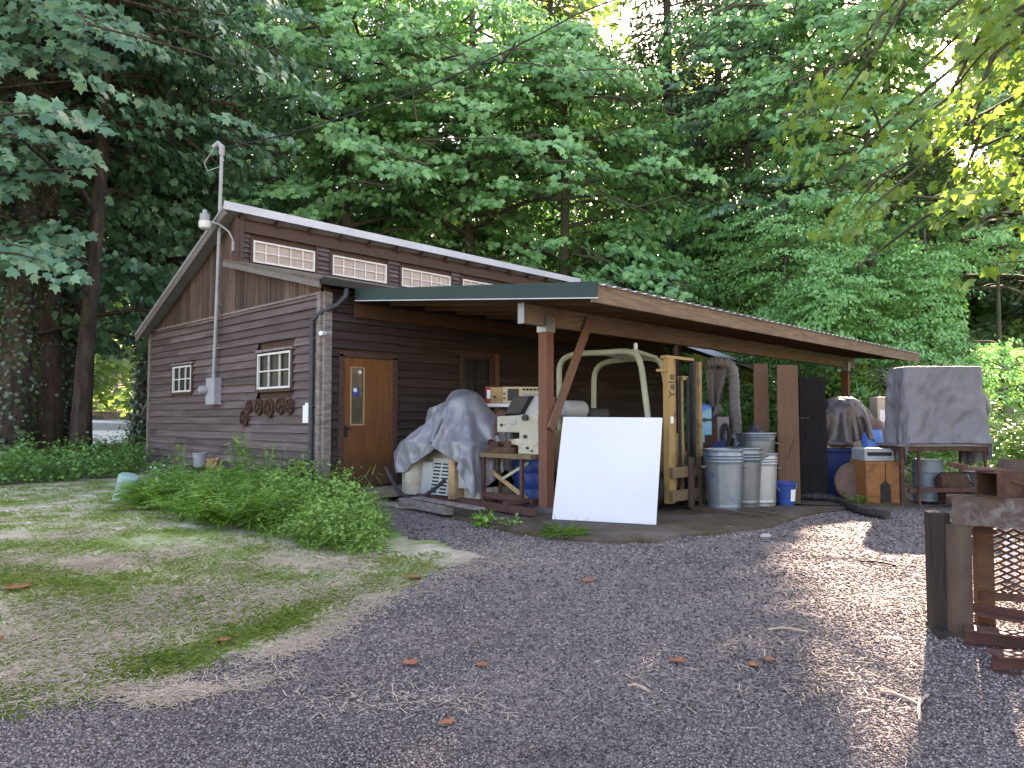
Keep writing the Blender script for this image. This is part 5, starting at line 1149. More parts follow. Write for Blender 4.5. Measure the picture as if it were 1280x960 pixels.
def broadleaf(name, label, base, H, crown0, R_, limbs, per, nleaf, size, mat, barkmat, r0=.25, lean=(0, 0), seed=0, kind='maple', env=None, rise=.5, group=None, droop=.5, srad=.6, ivy=0, sides=None, flat=.18, filt=True, cat='tree', extra=None):
    rg = np.random.default_rng(seed); t = thing(name, label, cat, base, 0, group)
    mb = MB(); top = (lean[0], lean[1], H)
    tp_ = trunk_mesh(mb, (0, 0, -.3), top, r0, r0 * .25, seed)
    Ps = []; Ns = []; Ds = []; Ss = []
    B = np.array(base, float)
    for i in range(limbs):
        h = crown0 + (H * .97 - crown0) * ((i + rg.random()) / limbs)
        tt = (h - crown0) / max(.1, H - crown0)
        e = (math.sin(PI * min(1, .22 + .74 * tt))) ** .7 if env is None else env(tt)
        az = i * 2.39996 + rg.normal(0, .35)
        if sides is not None: az = sides[0] + (rg.random() - .5) * sides[1]
        Lg = R_ * e * rg.uniform(.72, 1.12)
        fr = h / H; p0 = np.array([lean[0] * fr, lean[1] * fr, h])
        rd = np.array([math.cos(az), math.sin(az), 0]); rz0 = rise * (1.1 - .7 * tt)
        pts = []
        for k in range(7):
            s_ = k / 6; q = p0 + rd * Lg * s_ + np.array([0, 0, Lg * (rz0 * s_ - droop * s_ * s_)]) + rg.normal(0, .05 * Lg * s_, 3); pts.append(q)
        rl = max(.012, r0 * .26 * (Lg / max(R_, .1)))
        W = np.array(pts[3:]) + B
        if filt and (keep(W).mean() < .6 or ((W[:, 0] > -1.6) & (W[:, 0] < 10.3) & (W[:, 1] > -1) & (W[:, 1] < 8.3) & (W[:, 2] < 6.9)).any()): continue
        mb.tube([tuple(q) for q in pts], [rl * (1 - .8 * k / 6) + .006 for k in range(7)], 5, caps=False)
        for j in range(per):
            s_ = .28 + .74 * (j + rg.random()) / per; f = min(s_, .999) * 6; k = int(f); q = pts[k] * (1 - f + k) + pts[k + 1] * (f - k)
            side = np.array([-rd[1], rd[0], 0]) * rg.normal(0, .26) * Lg * (.4 + .6 * s_)
            c = q + side + np.array([0, 0, rg.normal(.0, .18)])
            rr_ = unit(rd + side * .6 + 1e-6)
            if np.linalg.norm(side) > .25: mb.tube([tuple(q), tuple((q + c) / 2 + np.array([0, 0, .05])), tuple(c)], [rl * .35 + .004, rl * .25 + .004, .004], 4, caps=False)
            a_ = spray(rg, c, rr_, nleaf, srad * rg.uniform(.7, 1.25), size, flat)
            Ps.append(a_[0]); Ns.append(a_[1]); Ds.append(a_[2]); Ss.append(a_[3])
    P = np.concatenate(Ps); N = np.concatenate(Ns); D = np.concatenate(Ds); S = np.concatenate(Ss)
    if filt:
        W = P + B; k = keep(W) & ~((W[:, 0] > -1.6) & (W[:, 0] < 10.3) & (W[:, 1] > -1) & (W[:, 1] < 8.3) & (W[:, 2] < 6.6)); P, N, D, S = P[k], N[k], D[k], S[k]
    if extra is not None:
        k = extra(P + B); P, N, D, S = P[k], N[k], D[k], S[k]
    mb.build('trunk', barkmat, t, smooth='all')
    leaves('crown', P, N, D, S, kind, mat, t)
    if ivy:
        n = int(ivy * 2.2); hz = rg.random(n) ** 1.3 * H * .62; a = rg.random(n) * 2 * PI; fr = hz / H
        rr_ = r0 + (r0 * .25 - r0) * fr + .02 + np.abs(rg.normal(0, .09, n))
        P = np.stack([lean[0] * fr + np.cos(a) * rr_, lean[1] * fr + np.sin(a) * rr_, hz], -1)
        N = np.stack([np.cos(a), np.sin(a), np.full(n, .35)], -1) + rg.normal(0, .35, (n, 3)); D = np.tile([0, 0, -1.], (n, 1)) + rg.normal(0, .3, (n, 3))
        leaves('ivy', P, N, D, rg.uniform(.05, .11, n), 'maple', lf['ivy'], t)
    return t
def conifer(name, label, base, H, R_, mat, barkmat, r0, seed, crown0=.12, step=.55, dens=1.0, group=None, size=.42, filt=True):
    rg = np.random.default_rng(seed); t = thing(name, label, 'tree', base, 0, group); mb = MB()
    trunk_mesh(mb, (0, 0, -.3), (0, 0, H), r0, .03, seed)
    Ps = []; Ns = []; Ds = []; Ss = []
    z = H * crown0
    while z < H * .98:
        tt = (z / H - crown0) / (1 - crown0); L0 = R_ * (1 - tt) ** .75 * (.55 + .45 * min(1, tt * 5)) + .25
        for b_ in range(rg.integers(4, 7)):
            az = rg.random() * 2 * PI; Lg = L0 * rg.uniform(.6, 1.15); rd = np.array([math.cos(az), math.sin(az), 0]); sd_ = np.array([-rd[1], rd[0], 0])
            z0_ = z + rg.normal(0, step * .3); dr_ = rg.uniform(.25, .55)
            mb.tube([(0, 0, z0_), tuple(rd * Lg * .5 + np.array([0, 0, z0_ + .02 * Lg])), tuple(rd * Lg + np.array([0, 0, z0_ - dr_ * Lg * .6]))], [.03 + .01 * Lg, .02, .006], 4, caps=False)
            n = int(22 * Lg * dens) + 6
            s_ = rg.uniform(.15, 1.02, n); lat = rg.normal(0, .26, n) * Lg * (1.05 - .55 * s_)
            P = rd[None] * (Lg * s_)[:, None] + sd_[None] * lat[:, None]; P[:, 2] += z0_ + .04 * Lg * s_ - dr_ * .6 * Lg * s_ ** 2 - np.abs(lat) * .35 + rg.normal(0, .07, n)
            Ps.append(P); Ns.append(np.array([0, 0, 1.])[None] + rg.normal(0, .35, (n, 3)))
            Ds.append(rd[None] * .8 + sd_[None] * np.sign(lat)[:, None] * .9 + np.array([0, 0, -.75])[None] + rg.normal(0, .25, (n, 3))); Ss.append(size * rg.uniform(.6, 1.3, n))
        z += step * rg.uniform(.7, 1.3)
    P = np.concatenate(Ps); N = np.concatenate(Ns); D = np.concatenate(Ds); S = np.concatenate(Ss)
    if filt:
        k = keep(P + np.array(base)); P, N, D, S = P[k], N[k], D[k], S[k]
    mb.build('trunk', barkmat, t, smooth='all'); leaves('crown', P, N, D, S, 'needle', mat, t, curl=.3)
    return t
def yard(px, d):
    r = ray(px, 523); q = CAM + r * d; return (q[0], q[1], float(GZ(q[0], q[1])))
V_R = np.array([.699, -.715])
# left trunks
LT = 'dark trunks at the left edge of the yard'
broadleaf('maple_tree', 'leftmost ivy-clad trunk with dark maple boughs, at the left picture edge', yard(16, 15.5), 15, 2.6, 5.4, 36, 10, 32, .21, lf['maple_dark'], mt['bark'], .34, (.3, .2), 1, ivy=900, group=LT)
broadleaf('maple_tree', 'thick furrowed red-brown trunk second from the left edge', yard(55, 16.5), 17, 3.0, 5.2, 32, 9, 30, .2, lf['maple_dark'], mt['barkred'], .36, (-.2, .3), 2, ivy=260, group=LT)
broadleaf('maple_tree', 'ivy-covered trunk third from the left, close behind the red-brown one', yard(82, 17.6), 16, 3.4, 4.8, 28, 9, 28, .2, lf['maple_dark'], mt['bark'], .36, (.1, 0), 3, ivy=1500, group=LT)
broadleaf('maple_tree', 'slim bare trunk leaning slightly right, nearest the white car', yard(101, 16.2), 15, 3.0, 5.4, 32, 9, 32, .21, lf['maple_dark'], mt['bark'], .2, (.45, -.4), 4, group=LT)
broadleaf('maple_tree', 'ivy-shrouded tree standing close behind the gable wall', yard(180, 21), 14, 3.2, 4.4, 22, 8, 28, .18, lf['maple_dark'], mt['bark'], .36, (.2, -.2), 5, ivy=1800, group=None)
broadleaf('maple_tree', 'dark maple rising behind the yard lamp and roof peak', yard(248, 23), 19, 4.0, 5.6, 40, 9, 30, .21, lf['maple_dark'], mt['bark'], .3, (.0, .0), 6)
# low hanging boughs of the left group, toward the camera
# centre maples behind the workshop
broadleaf('bigleaf_maple', 'big bright green maple rising behind the middle of the workshop', yard(585, 25), 17, 3.4, 7.0, 70, 11, 34, .21, lf['maple'], mt['barkgrey'], .34, (.3, .2), 7)
broadleaf('bigleaf_maple', 'bright maple with wide crown behind the right end of the clerestory', yard(700, 24.5), 15, 3.0, 5.8, 56, 10, 34, .2, lf['maple'], mt['barkgrey'], .26, (.2, -.2), 8)
broadleaf('bigleaf_maple', 'mid green maple behind the left half of the clerestory roof', yard(430, 23), 17, 4.2, 5.8, 52, 10, 32, .21, lf['maple'], mt['barkgrey'], .3, (.1, .3), 9)
broadleaf('bigleaf_maple', 'shaded maple standing far behind the mast and weatherhead', yard(335, 30), 19, 7.5, 4.6, 24, 8, 28, .22, lf['maple_dark'], mt['bark'], .3, (.3, 0), 10)
for i, (px, d, H, lab) in enumerate(((372, 26, 8.5, 'small leafy maple just behind the clerestory beside the peak'), (475, 27, 9.5, 'small leafy maple behind the middle of the clerestory'), (640, 26, 9, 'small leafy maple behind the right third of the clerestory'), (770, 25, 8.5, 'small leafy maple where the clerestory roof meets the carport'))):
    broadleaf('understory_maple', lab, yard(px, d), H, 2.2, 3.6, 30, 9, 32, .19, lf['maple'], mt['barkgrey'], .14, (.1, .1), 110 + i, group='small maples behind the workshop')
# conifers
CT = 'tall dark firs behind the maples'
for i, (px, d, H, R_, lab) in enumerate(((838, 29, 30, 3.6, 'tall dark fir right of the bright maple, above the carport corner'), (905, 33, 32, 3.8, 'tall fir behind the carport eave, right of the darkest fir'),
        (505, 36, 33, 4.2, 'tall fir showing between the two bright maples'), (300, 40, 30, 3.2, 'slim fir with bare lower trunk behind the mast'), (60, 33, 30, 4.0, 'tall fir behind the left trunks'), (30, 28, 29, 4.0, 'tall fir at the far left behind the ivy trunks'),
        (1118, 37, 31, 4.2, 'tall fir far behind the vine maples at right'), (985, 40, 34, 4.4, 'tall fir behind the middle of the vine maples'), (1300, 32, 29, 4.0, 'tall fir behind the covered box at the right edge'), (690, 40, 34, 4.5, 'tall fir hidden behind the widest bright maple'), (400, 44, 35, 4.5, 'tall fir far behind the left half of the roof'), (220, 46, 33, 4.5, 'far tall fir left of the roof peak'))):
    conifer('fir_tree', lab, yard(px, d), H, R_, lf['fir'], mt['bark'], .32, 40 + i, crown0=.1 if i in (0, 1, 5, 8) else .2, group=CT)
# vine maples, tiered
VT = 'tiered vine maples behind the carport'
for i, (px, d, H, R_, lab) in enumerate(((900, 25.0, 7.8, 3.2, 'tiered vine maple directly above the carport eave'), (985, 20.4, 7.8, 3.4, 'tallest bright tiered vine maple over the plywood sheets'), (1080, 19.6, 7.2, 3.2, 'tiered vine maple above the dark tarpaulin heap'), (1035, 18.8, 5.2, 2.5, 'low drooping vine maple just right of the carport eave'), (1165, 19.5, 6.0, 3.0, 'vine maple behind the grey covered box'), (1255, 20.5, 5.6, 3.0, 'rightmost vine maple above the green slope'), (850, 24.5, 6.8, 2.9, 'shaded vine maple left of the tiered ones, over the carport corner'))):
    broadleaf('vine_maple', lab, yard(px, d), H, .7, R_, 34, 8, 44, .105, lf['vine_maple'], mt['barkgrey'], .1, (.2, .1), 60 + i, 'oval', env=lambda t_: (1 - .62 * t_) * (.75 + .25 * math.sin(t_ * 9)), rise=.35, droop=.3, srad=.5, flat=.1, group=VT)
# mid maples upper right
broadleaf('bigleaf_maple', 'broad leafy maple filling the top right behind the vine maples', yard(1010, 25), 20, 5.0, 6.0, 52, 9, 30, .2, lf['maple'], mt['barkgrey'], .3, (0, 0), 21)
broadleaf('bigleaf_maple', 'tall airy maple whose crown stands over the tiered vine maples', yard(1092, 22.6), 15.5, 6.6, 4.4, 40, 9, 30, .19, lf['maple'], mt['barkgrey'], .2, (0, 0), 24)
broadleaf('bigleaf_maple', 'shaded maple at the far right behind the green slope', yard(1310, 25), 17, 3.0, 5.2, 32, 9, 30, .19, lf['maple'], mt['barkgrey'], .3, (0, 0), 22)
broadleaf('bigleaf_maple', 'dim maple between the dark fir and the tallest vine maple', yard(940, 27), 18, 4.0, 4.8, 44, 8, 30, .19, lf['maple_dark'], mt['barkgrey'], .26, (0, 0), 23)
# near maple at the right whose boughs hang into the picture, lit from behind
nb = yard(1620, 9.5)
broadleaf('near_maple', 'near maple whose sunlit yellow-green boughs hang in at the top right', nb, 10, 3.4, 5.2, 26, 9, 22, .17, lf['maple_bright'], mt['barkgrey'], .22, (-.8, .4), 31, sides=(math.atan2(.5, -.85), 2.2), env=lambda t_: .8 + .2 * t_, rise=.35, droop=.75, srad=.55)
# young bright sapling behind the far post
broadleaf('maple_sapling', 'sunlit young maple sapling behind the far carport post', yard(1062, 18.0), 2.8, 1.5, .75, 9, 3, 14, .2, lf['maple_bright'], mt['barkgrey'], .025, (.05, 0), 33, rise=.4, droop=.3, srad=.28, filt=False)
conifer('fir_sapling', 'slender young green plant beside the grey covered box', yard(1105, 13), 2.15, .3, lf['weed'], mt['barkgrey'], .02, 34, step=.1, size=.14, filt=False)
# the wood beyond: one mass
def mass(name, n, xr, dr, hfun, size, mat, seed, kind='blob', clump=1.0, ncl=500):
    rg = np.random.default_rng(seed); a = rg.uniform(xr[0], xr[1], ncl); d = rg.uniform(dr[0], dr[1], ncl); z = rg.random(ncl)
    per = n // ncl; Ps = []; Ns = []
    C = np.array([CAM + ray(px, 523) * dd for px, dd in zip(a, d)]); gz = GZ(C[:, 0], C[:, 1]); C[:, 2] = gz + z * hfun(a, d)
    off = rg.normal(0, 1, (ncl, per, 3)) * np.array([clump, clump, clump * .55]); P = (C[:, None] + off).reshape(-1, 3)
    N = unit(off).reshape(-1, 3) * .6 + np.array([-.25, -.25, .75]) + rg.normal(0, .35, P.shape); D = rg.normal(0, 1, P.shape) + np.array([0, 0, -.6])
    k = keep(P, .6); k &= P[:, 2] > GZ(P[:, 0], P[:, 1]); P, N, D = P[k], N[k], D[k]
    o = leaves(name, P, N, D, size * rg.uniform(.6, 1.3, len(P)), kind, mat); return o
o = mass('forest', 100000, (-500, 1900), (40, 62), lambda a, d: 16 + 9 * np.sin(a * .011) + 6 * np.sin(a * .037 + 1), .55, lf['back'], 71, clump=1.5, ncl=2000)
tag(o, 'sunlit wood rising beyond the yard trees', 'wood', kind='stuff')
o = mass('woodland_edge', 16000, (1150, 1420), (42, 50), lambda a, d: 13 + 0 * a, .55, lf['back'], 73, clump=1.3, ncl=330)
tag(o, 'wooded edge closing the gap beyond the right slope', 'wood', kind='stuff')
o = mass('shrubbery', 22000, (-400, 1800), (26, 40), lambda a, d: 1.9 + .8 * np.sin(a * .03), .3, lf['back'], 72, clump=.7, ncl=700)
tag(o, 'bright green shrubs covering the slope beyond the yard', 'shrubs', kind='stuff')
# tall firs outside the frame that shade the yard from the low sun
for i, (px, d, H) in enumerate(((1420, 30, 30), (1560, 28, 30), (1700, 26, 29), (1880, 24, 29))):
    conifer('fir_tree', 'tall fir standing beyond the right picture edge', yard(px, d), H, 4.2, lf['fir'], mt['bark'], .34, 90 + i, crown0=.08, group=CT, size=.6, dens=.8)

# ------------------------------------------------------------------ undergrowth
def scatter_px(poly, n, rg):
    xs = [q[0] for q in poly]; ys = [q[1] for q in poly]; out = []
    while len(out) < n:
        x = rg.uniform(min(xs), max(xs), n); y = rg.uniform(min(ys), max(ys), n); k = inpoly(poly, x, y)
        out += list(zip(x[k], y[k]))
    return out[:n]
def gparr(pl):
    R3 = np.array([CAMR @ np.array([(a - 640) / FPX, (b_ - 480) / FPX, 1.0]) for a, b_ in pl]); z = np.full(len(pl), -.2)
    for _ in range(14):
        t = (z - CAM[2]) / R3[:, 2]; P = CAM + R3 * t[:, None]; z = .5 * z + .5 * GZ(P[:, 0], P[:, 1])
    P[:, 2] = GZ(P[:, 0], P[:, 1]); return P
def weeds(name, label, poly, n, hr, size, mat, seed, per=10, kind='oval', cat='weeds', hscale=None):
    rg = np.random.default_rng(seed); G_ = gparr(scatter_px(poly, n, rg)); Ps = []
    nn_ = np.array([noise.noise(Vector((q[0] * 1.7, q[1] * 1.7, seed))) for q in G_]); kk = nn_ > rg.uniform(-.75, -.05, n); G_ = G_[kk]; nn_ = nn_[kk]; n = len(G_)
    h = rg.uniform(hr[0], hr[1], n) * np.clip(.85 + 1.3 * nn_, .3, 1.7)
    if hscale is not None: h = h * hscale(G_)
    t_ = np.sqrt(rg.random((n, per))); a = rg.random((n, per)) * 2 * PI; rr = rg.uniform(.03, .16, (n, per)) * (1.25 - t_ * .6)
    P = np.stack([G_[:, 0, None] + np.cos(a) * rr, G_[:, 1, None] + np.sin(a) * rr, G_[:, 2, None] + h[:, None] * t_], -1).reshape(-1, 3)
    D = np.stack([np.cos(a), np.sin(a), np.full(a.shape, -.1)], -1).reshape(-1, 3) + rg.normal(0, .3, (n * per, 3)); N = np.tile([-.15, -.15, 1.], (n * per, 1)) + rg.normal(0, .4, (n * per, 3))
    o = leaves(name, P, N, D, size * rg.uniform(.5, 1.25, n * per), kind, mat); tag(o, label, cat, kind='stuff'); return o
def ferns(name, label, poly, n, Lr, mat, seed, nf=10):
    rg = np.random.default_rng(seed); G_ = gparr(scatter_px(poly, n, rg)); Ps = []; Ds = []; Ss = []; Ns = []
    for g_ in G_:
        for f in range(nf):
            a = rg.random() * 2 * PI; Lg = rg.uniform(*Lr); rd = np.array([math.cos(a), math.sin(a), 0]); sd_ = np.array([-rd[1], rd[0], 0]); el = rg.uniform(.7, 1.25)
            for k in range(12):
                s_ = .15 + .85 * k / 11; q = g_ + rd * Lg * s_ * math.cos(el) * 1.15 + np.array([0, 0, Lg * (math.sin(el) * s_ - .55 * s_ * s_)])
                pl = .2 * Lg * (1.05 - s_) ** .7 + .015
                for sg in (-1, 1):
                    Ps.append(q); Ds.append(sd_ * sg + rd * .5 + np.array([0, 0, -.15])); Ss.append(pl); Ns.append(np.array([0, 0, 1.]) - rd * .3 + rg.normal(0, .15, 3))
    o = leaves(name, np.array(Ps), np.array(Ns), np.array(Ds), np.array(Ss), 'needle', mat); tag(o, label, 'ferns', kind='stuff'); return o
hedge = [(-60, 585), (60, 560), (130, 552), (200, 560), (192, 590), (130, 600), (60, 604), (-60, 612)]
weeds('hedge_undergrowth', 'dark leafy undergrowth along the foot of the left trunks', hedge, 2600, (.12, .6), .075, lf['weeddark'], 201, 12, 'oval', 'undergrowth')
ferns('bracken', 'feathery bracken patch growing in front of the gable wall', [(190, 618), (250, 606), (330, 604), (400, 616), (380, 655), (300, 668), (210, 642), (160, 634)], 110, (.45, .9), lf['fern'], 202)
weeds('broadleaf_weeds', 'bright broad-leaved weeds at the corner of the gable wall', [(330, 640), (400, 606), (440, 622), (462, 645), (478, 668), (470, 692), (420, 692), (350, 676), (310, 660)], 900, (.08, .5), .048, lf['weed'], 203, 13, 'oval')
weeds('meadow_grass', 'long loose grass mixed with the weeds by the gable wall', [(190, 615), (260, 600), (400, 610), (470, 660), (480, 695), (400, 692), (300, 668), (160, 634)], 750, (.08, .42), .17, lf['weed'], 210, 8, 'blade', 'grass')
weeds('wall_weeds', 'dark mixed weeds along the base of the gable wall', [(178, 622), (190, 592), (280, 594), (340, 602), (400, 622), (300, 640), (190, 640)], 1000, (.06, .34), .05, lf['weeddark'], 204, 11, 'oval')
weeds('table_undergrowth', 'leafy plants under and behind the steel table', [(1140, 590), (1225, 585), (1232, 600), (1220, 628), (1150, 632)], 320, (.2, .6), .1, lf['weed'], 206, 10, 'oval')
weeds('slope_undergrowth', 'sunlit green plants covering the slope at right', [(1225, 590), (1420, 575), (1500, 640), (1300, 640), (1235, 622)], 1500, (.5, 1.5), .1, lf['weed'], 207, 14, 'oval')
weeds('far_undergrowth', 'green plants behind the blue tote and plywood sheets', [(860, 577), (1010, 577), (1200, 574), (1200, 581), (1000, 582), (860, 582)], 900, (.6, 1.6), .11, lf['weed'], 208, 12, 'oval')
weeds('daisies', 'small white flowers among the wall weeds', [(170, 598), (240, 590), (300, 610), (240, 622), (180, 625)], 26, (.25, .5), .035, lf['white'], 209, 2, 'blob', 'flowers')
# single plants
def tuft(name, label, px, py, n, h, size, mat, kind, grp, seed):
    rg = np.random.default_rng(seed); g_ = gp(px, py); t_ = np.sqrt(rg.random(n)); a = rg.random(n) * 2 * PI; rr = rg.uniform(.0, .16, n)
    P = np.stack([np.cos(a) * rr, np.sin(a) * rr, h * t_ * rg.uniform(.5, 1, n)], -1); D = np.stack([np.cos(a), np.sin(a), np.full(n, .3)], -1) + rg.normal(0, .3, (n, 3)); N = np.tile([0, 0, 1.], (n, 1)) + rg.normal(0, .4, (n, 3))
    t = thing(name, label, 'plant', g_, 0, grp); leaves('foliage', P, N, D, size * rg.uniform(.5, 1.2, n), kind, mat, t)
    m = MB()
    for k in range(4): m.tube([(0, 0, -.02), (.04 * math.cos(k * 1.7), .04 * math.sin(k * 1.7), h * .5), (.09 * math.cos(k * 1.7), .09 * math.sin(k * 1.7), h * .9)], .004, 5)
    m.build('stem', mat, t); return t
GP = 'single plants at the pad edge and wall'
tuft('weed_plant', 'leafy weed at the pad edge below the steel stand', 606, 660, 90, .22, .07, lf['weed'], 'oval', GP, 1)
tuft('weed_plant', 'small weed with few leaves between stand and red post', 640, 662, 30, .16, .06, lf['weed'], 'oval', GP, 2)
tuft('grass_tuft', 'tuft of green grass growing below the left corner of the white board', 705, 672, 420, .1, .2, lf['weed'], 'blade', GP, 3)
tuft('weed_plant', 'thin weed standing in front of the round wooden disc', 1072, 634, 60, .18, .2, lf['weed'], 'blade', GP, 4)
tuft('tall_weed', 'tall feathery plant growing against the gable wall below the wheels', 300, 612, 260, .95, .12, lf['fern'], 'needle', GP, 5)
tuft('tall_weed', 'leafy plant standing by the wood block at the wall corner', 372, 618, 100, .6, .1, lf['weed'], 'oval', GP, 6)
for i, (px, py, h, lab) in enumerate(((225, 600, .7, 'slender tall weed between the white bucket and the lean-to'), (335, 612, .75, 'tall loose weed below the gap of the wheel row'), (415, 618, .55, 'weed standing right of the corner board by the door step'), (268, 628, .6, 'feathery weed standing out in front of the terracotta pots'))):
    tuft('tall_weed', lab, px, py, 150, h, .1, lf['weed' if i % 2 else 'fern'], 'needle', GP, 20 + i)
# ------------------------------------------------------------------ lawn
def blades(name, label, n, hr, wd, mat, seed, poly, dens, lay=.35):
    rg = np.random.default_rng(seed); pl = scatter_px(poly, n, rg); G_ = gparr(pl)
    k = ~in_drive(G_[:, 0], G_[:, 1]); f = dens(G_[:, 0], G_[:, 1]); k &= rg.random(n) < f; G_ = G_[k]; n = len(G_)
    a = rg.random(n) * 2 * PI; h = rg.uniform(hr[0], hr[1], n); dst = np.hypot(G_[:, 0] - CAM[0], G_[:, 1] - CAM[1]); w_ = wd * np.maximum(1, dst / 4.5) * rg.uniform(.6, 1.3, n)
    ln = np.abs(rg.normal(0, lay, n)) + .08; dx, dy = np.cos(a), np.sin(a); el = np.clip(1.35 - ln * 1.6, .03, 1.5) if lay < 1 else np.abs(rg.normal(0, .05, n))
    d3 = np.stack([dx * np.cos(el), dy * np.cos(el), np.sin(el)], -1); sd_ = np.stack([-dy, dx, np.zeros(n)], -1)
    b0 = G_ + np.stack([0 * h, 0 * h, (rg.random(n) * .004 + .006 if lay > .8 else 0 * h) - .002], -1); mid = G_ + d3 * (h * .6)[:, None]; mid = mid + (b0 - G_); tip = b0 + d3 * h[:, None] + np.stack([dx * h * .2, dy * h * .2, -.12 * h], -1); tip[:, 2] = np.maximum(tip[:, 2], G_[:, 2] + .006)
    V = np.stack([b0 - sd_ * (w_ / 2)[:, None], b0 + sd_ * (w_ / 2)[:, None], mid + sd_ * (w_ * .42)[:, None], tip, mid - sd_ * (w_ * .42)[:, None]], 1)
    o = npmesh(name, V, 5, mat); tag(o, label, 'grass', kind='stuff'); return o
def dry(x, y): return .5 + .5 * np.sin(x * 1.7 + 1.2 * np.sin(y * 1.3 + .6) + .5) * np.sin(y * 1.9 + 1.1 * np.sin(x * 1.1)) + .22 * np.sin(x * 5.3 + y * 4.1)
lawn = [(-40, 602), (130, 600), (300, 668), (420, 694), (480, 690), (560, 712), (600, 700), (560, 730), (440, 775), (330, 830), (120, 880), (-40, 930)]
farlawn = lambda x, y: sm(5, 9, np.hypot(x - CAM[0], y - CAM[1]))
def grassclumps(name, label, mat, seed, poly, ncl, nb, hr, spread, wd, dens=None):
    rg = np.random.default_rng(seed); C = gparr(scatter_px(poly, ncl, rg)); k = ~in_drive(C[:, 0], C[:, 1])
    if dens is not None: k &= rg.random(ncl) < dens(C[:, 0], C[:, 1])
    C = C[k]; sc = rg.uniform(.45, 1.3, len(C)); n = len(C) * nb; r2 = rg.normal(0, 1, (len(C), nb, 2)) * (spread * sc)[:, None, None]
    G_ = np.repeat(C, nb, 0); G_[:, :2] += r2.reshape(-1, 2); G_[:, 2] = GZ(G_[:, 0], G_[:, 1]); S = np.repeat(sc, nb)
    a = rg.random(n) * 2 * PI; h = rg.uniform(hr[0], hr[1], n) * S; dst = np.hypot(G_[:, 0] - CAM[0], G_[:, 1] - CAM[1]); w_ = wd * np.maximum(1, dst / 4.5) * rg.uniform(.6, 1.3, n)
    el = rg.uniform(.15, 1.0, n); dx, dy = np.cos(a), np.sin(a); d3 = np.stack([dx * np.cos(el), dy * np.cos(el), np.sin(el)], -1); sd_ = np.stack([-dy, dx, 0 * dx], -1)
    b0 = G_ - np.array([0, 0, .004]); mid = b0 + d3 * (h * .6)[:, None]; tip = b0 + d3 * h[:, None] + np.stack([dx * h * .25, dy * h * .25, -.15 * h], -1)
    V = np.stack([b0 - sd_ * (w_ / 2)[:, None], b0 + sd_ * (w_ / 2)[:, None], mid + sd_ * (w_ * .42)[:, None], tip, mid - sd_ * (w_ * .42)[:, None]], 1)
    o = npmesh(name, V, 5, mat); tag(o, label, 'grass', kind='stuff')
grassclumps('green_grass', 'short green grass of the lawn beside the drive', lf['grass'], 301, lawn, 4800, 30, (.015, .06), .06, .0023, lambda x, y: np.clip(1.4 - 1.7 * dry(x, y) + .45 * farlawn(x, y), .05, 1))
vedge = [(120, 858), (330, 800), (430, 752), (490, 728), (560, 704), (545, 690), (470, 700), (420, 738), (320, 780), (150, 835)]
grassclumps('verge_grass', 'brighter longer grass along the edge of the drive', lf['grass'], 303, vedge, 380, 24, (.02, .08), .07, .002, lambda x, y: np.clip(.45 + .9 * np.sin(x * 3.3 + 1.7 * np.sin(y * 2.9)) * np.sin(y * 3.7 + 1), 0, 1))
edgepoly = [(-40, 870), (120, 850), (330, 800), (430, 752), (560, 705), (640, 690), (620, 720), (470, 785), (350, 850), (240, 890), (-40, 930)]
rg0 = np.random.default_rng(5)
# straw spilled over the edge of the drive
def spill(name, label, cl, seed):
    rg = np.random.default_rng(seed); pl = []
    for x, y, sx, sy, n, sl in cl:
        a = rg.normal(0, 1, n); b_ = rg.normal(0, 1, n); pl += list(zip(x + a * sx, np.clip(y + b_ * sy - a * sx * sl, 560, 1000)))
    G_ = gparr(pl); m_ = len(G_); a = rg.random(m_) * 2 * PI; h = rg.uniform(.02, .09, m_); d3 = np.stack([np.cos(a), np.sin(a), rg.uniform(0, .12, m_)], -1); s_ = np.stack([-np.sin(a), np.cos(a), np.zeros(m_)], -1) * .0018
    b0 = G_ + np.stack([0 * a, 0 * a, rg.uniform(.008, .022, m_)], -1); V = np.stack([b0 - s_, b0 + s_, b0 + d3 * h[:, None] + s_, b0 + d3 * h[:, None] - s_], 1)
    o = npmesh(name, V, 4, lf['straw']); tag(o, label, 'straw', kind='stuff')
spill('loose_straw', 'dry straw spilled on the edge of the gravel drive', [(212, 872, 26, 6, 1300, .15), (370, 806, 32, 7, 1500, .3), (600, 702, 40, 12, 1400, .3), (120, 868, 70, 7, 1300, .15), (440, 768, 45, 8, 1400, .45), (660, 700, 60, 14, 700, 0), (300, 858, 40, 5, 350, .2), (480, 880, 90, 12, 250, 0), (940, 850, 120, 30, 260, 0), (760, 700, 90, 18, 300, 0)], 6)
LS = [(100, 668, 50, 6), (60, 764, 45, 12), (205, 748, 38, 10), (262, 738, 40, 8), (318, 706, 45, 7), (424, 706, 34, 7), (445, 736, 36, 10), (238, 690, 50, 8), (40, 806, 40, 14), (112, 824, 40, 12), (180, 768, 40, 9), (330, 748, 36, 9), (388, 742, 36, 8), (132, 702, 45, 7), (150, 800, 60, 14), (280, 770, 40, 10), (20, 700, 40, 8), (60, 850, 50, 10)]
spill('dry_grass', 'matted dry straw in the worn lawn patches', [(x, y, sx, sy, 1250, .1) for x, y, sx, sy in LS], 61)
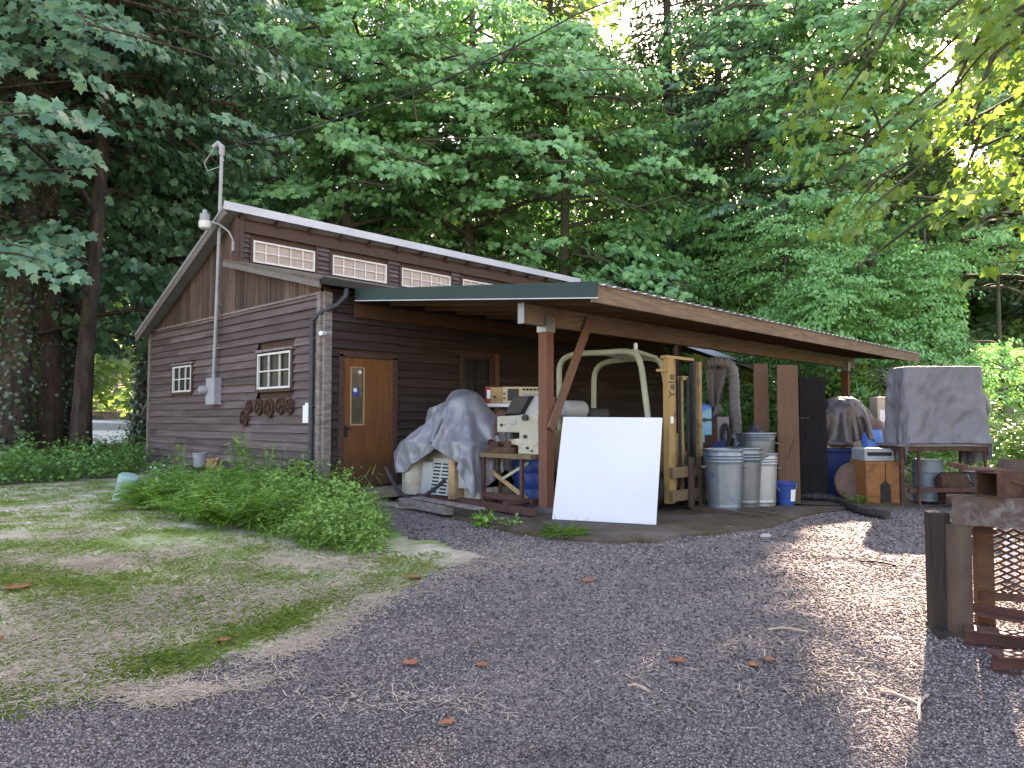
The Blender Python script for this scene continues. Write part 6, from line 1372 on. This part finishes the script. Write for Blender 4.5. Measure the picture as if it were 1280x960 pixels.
# gravel stones
def stones(name, label, n, seed, poly, smin, smax, mat):
    rg = np.random.default_rng(seed); G_ = gparr(scatter_px(poly, n, rg)); k = in_drive(G_[:, 0], G_[:, 1]) & ~((G_[:, 0] > .3) & (G_[:, 1] > -3.2)); G_ = G_[k]; n = len(G_)
    dst = np.linalg.norm(G_ - CAM, axis=-1); s_ = rg.uniform(smin, smax, n) * np.clip(dst / 4.2, .8, 2.0)
    base = np.array([(1, 0, 0), (0, 1, 0), (-1, 0, 0), (0, -1, 0), (0, 0, 1), (0, 0, -1)], float)
    Vt = base[None] * rg.uniform(.55, 1.25, (n, 6, 1)) + rg.normal(0, .16, (n, 6, 3)); a = rg.random(n) * 2 * PI; c, sn = np.cos(a), np.sin(a)
    X = Vt[..., 0] * c[:, None] - Vt[..., 1] * sn[:, None]; Y = Vt[..., 0] * sn[:, None] + Vt[..., 1] * c[:, None]
    Vt = np.stack([X, Y, Vt[..., 2] * .65], -1) * s_[:, None, None] + G_[:, None] + np.array([0, 0, .008])
    F = np.array([(0, 1, 4), (1, 2, 4), (2, 3, 4), (3, 0, 4), (1, 0, 5), (2, 1, 5), (3, 2, 5), (0, 3, 5)])
    me = bpy.data.meshes.new(name); me.vertices.add(n * 6); me.vertices.foreach_set('co', Vt.reshape(-1).astype(np.float32))
    idx = (np.arange(n)[:, None, None] * 6 + F[None]).reshape(-1).astype(np.int32); me.loops.add(len(idx)); me.loops.foreach_set('vertex_index', idx)
    me.polygons.add(n * 8); me.polygons.foreach_set('loop_start', np.arange(0, n * 24, 3, dtype=np.int32)); me.update(calc_edges=True)
    o = bpy.data.objects.new(name, me); COL.objects.link(o); me.materials.append(mat); tag(o, label, 'gravel', kind='stuff')
stm = leafmat('gravel_stone', [(.052, .041, .038), (.125, .101, .095), (.21, .172, .162), (.37, .32, .3)], 0, rough=.85, spec=.25)
_nt = stm.node_tree; _b = _nt.nodes['Principled BSDF']; _src = _b.inputs['Base Color'].links[0].from_socket
_tc = _nt.nodes.new('ShaderNodeTexCoord'); _f = ramp(_nt, [(.55, .53, .52), (.95, .94, .95), (1.0, 1.0, 1.0), (1.35, 1.22, 1.1)], nz(_nt, _tc.outputs['Object'], .75, 7, .68, .4), (.34, .68))
_nt.links.new(mixc(_nt, 1.0, _src, _f, 'MULTIPLY'), _b.inputs['Base Color'])
drv = [(-40, 975), (-40, 900), (330, 812), (560, 714), (480, 640), (560, 640), (700, 672), (850, 668), (1000, 642), (1130, 636), (1320, 640), (1320, 975)]
stones('gravel', 'dark crushed stone covering the drive', 90000, 401, drv, .0045, .0105, stm)
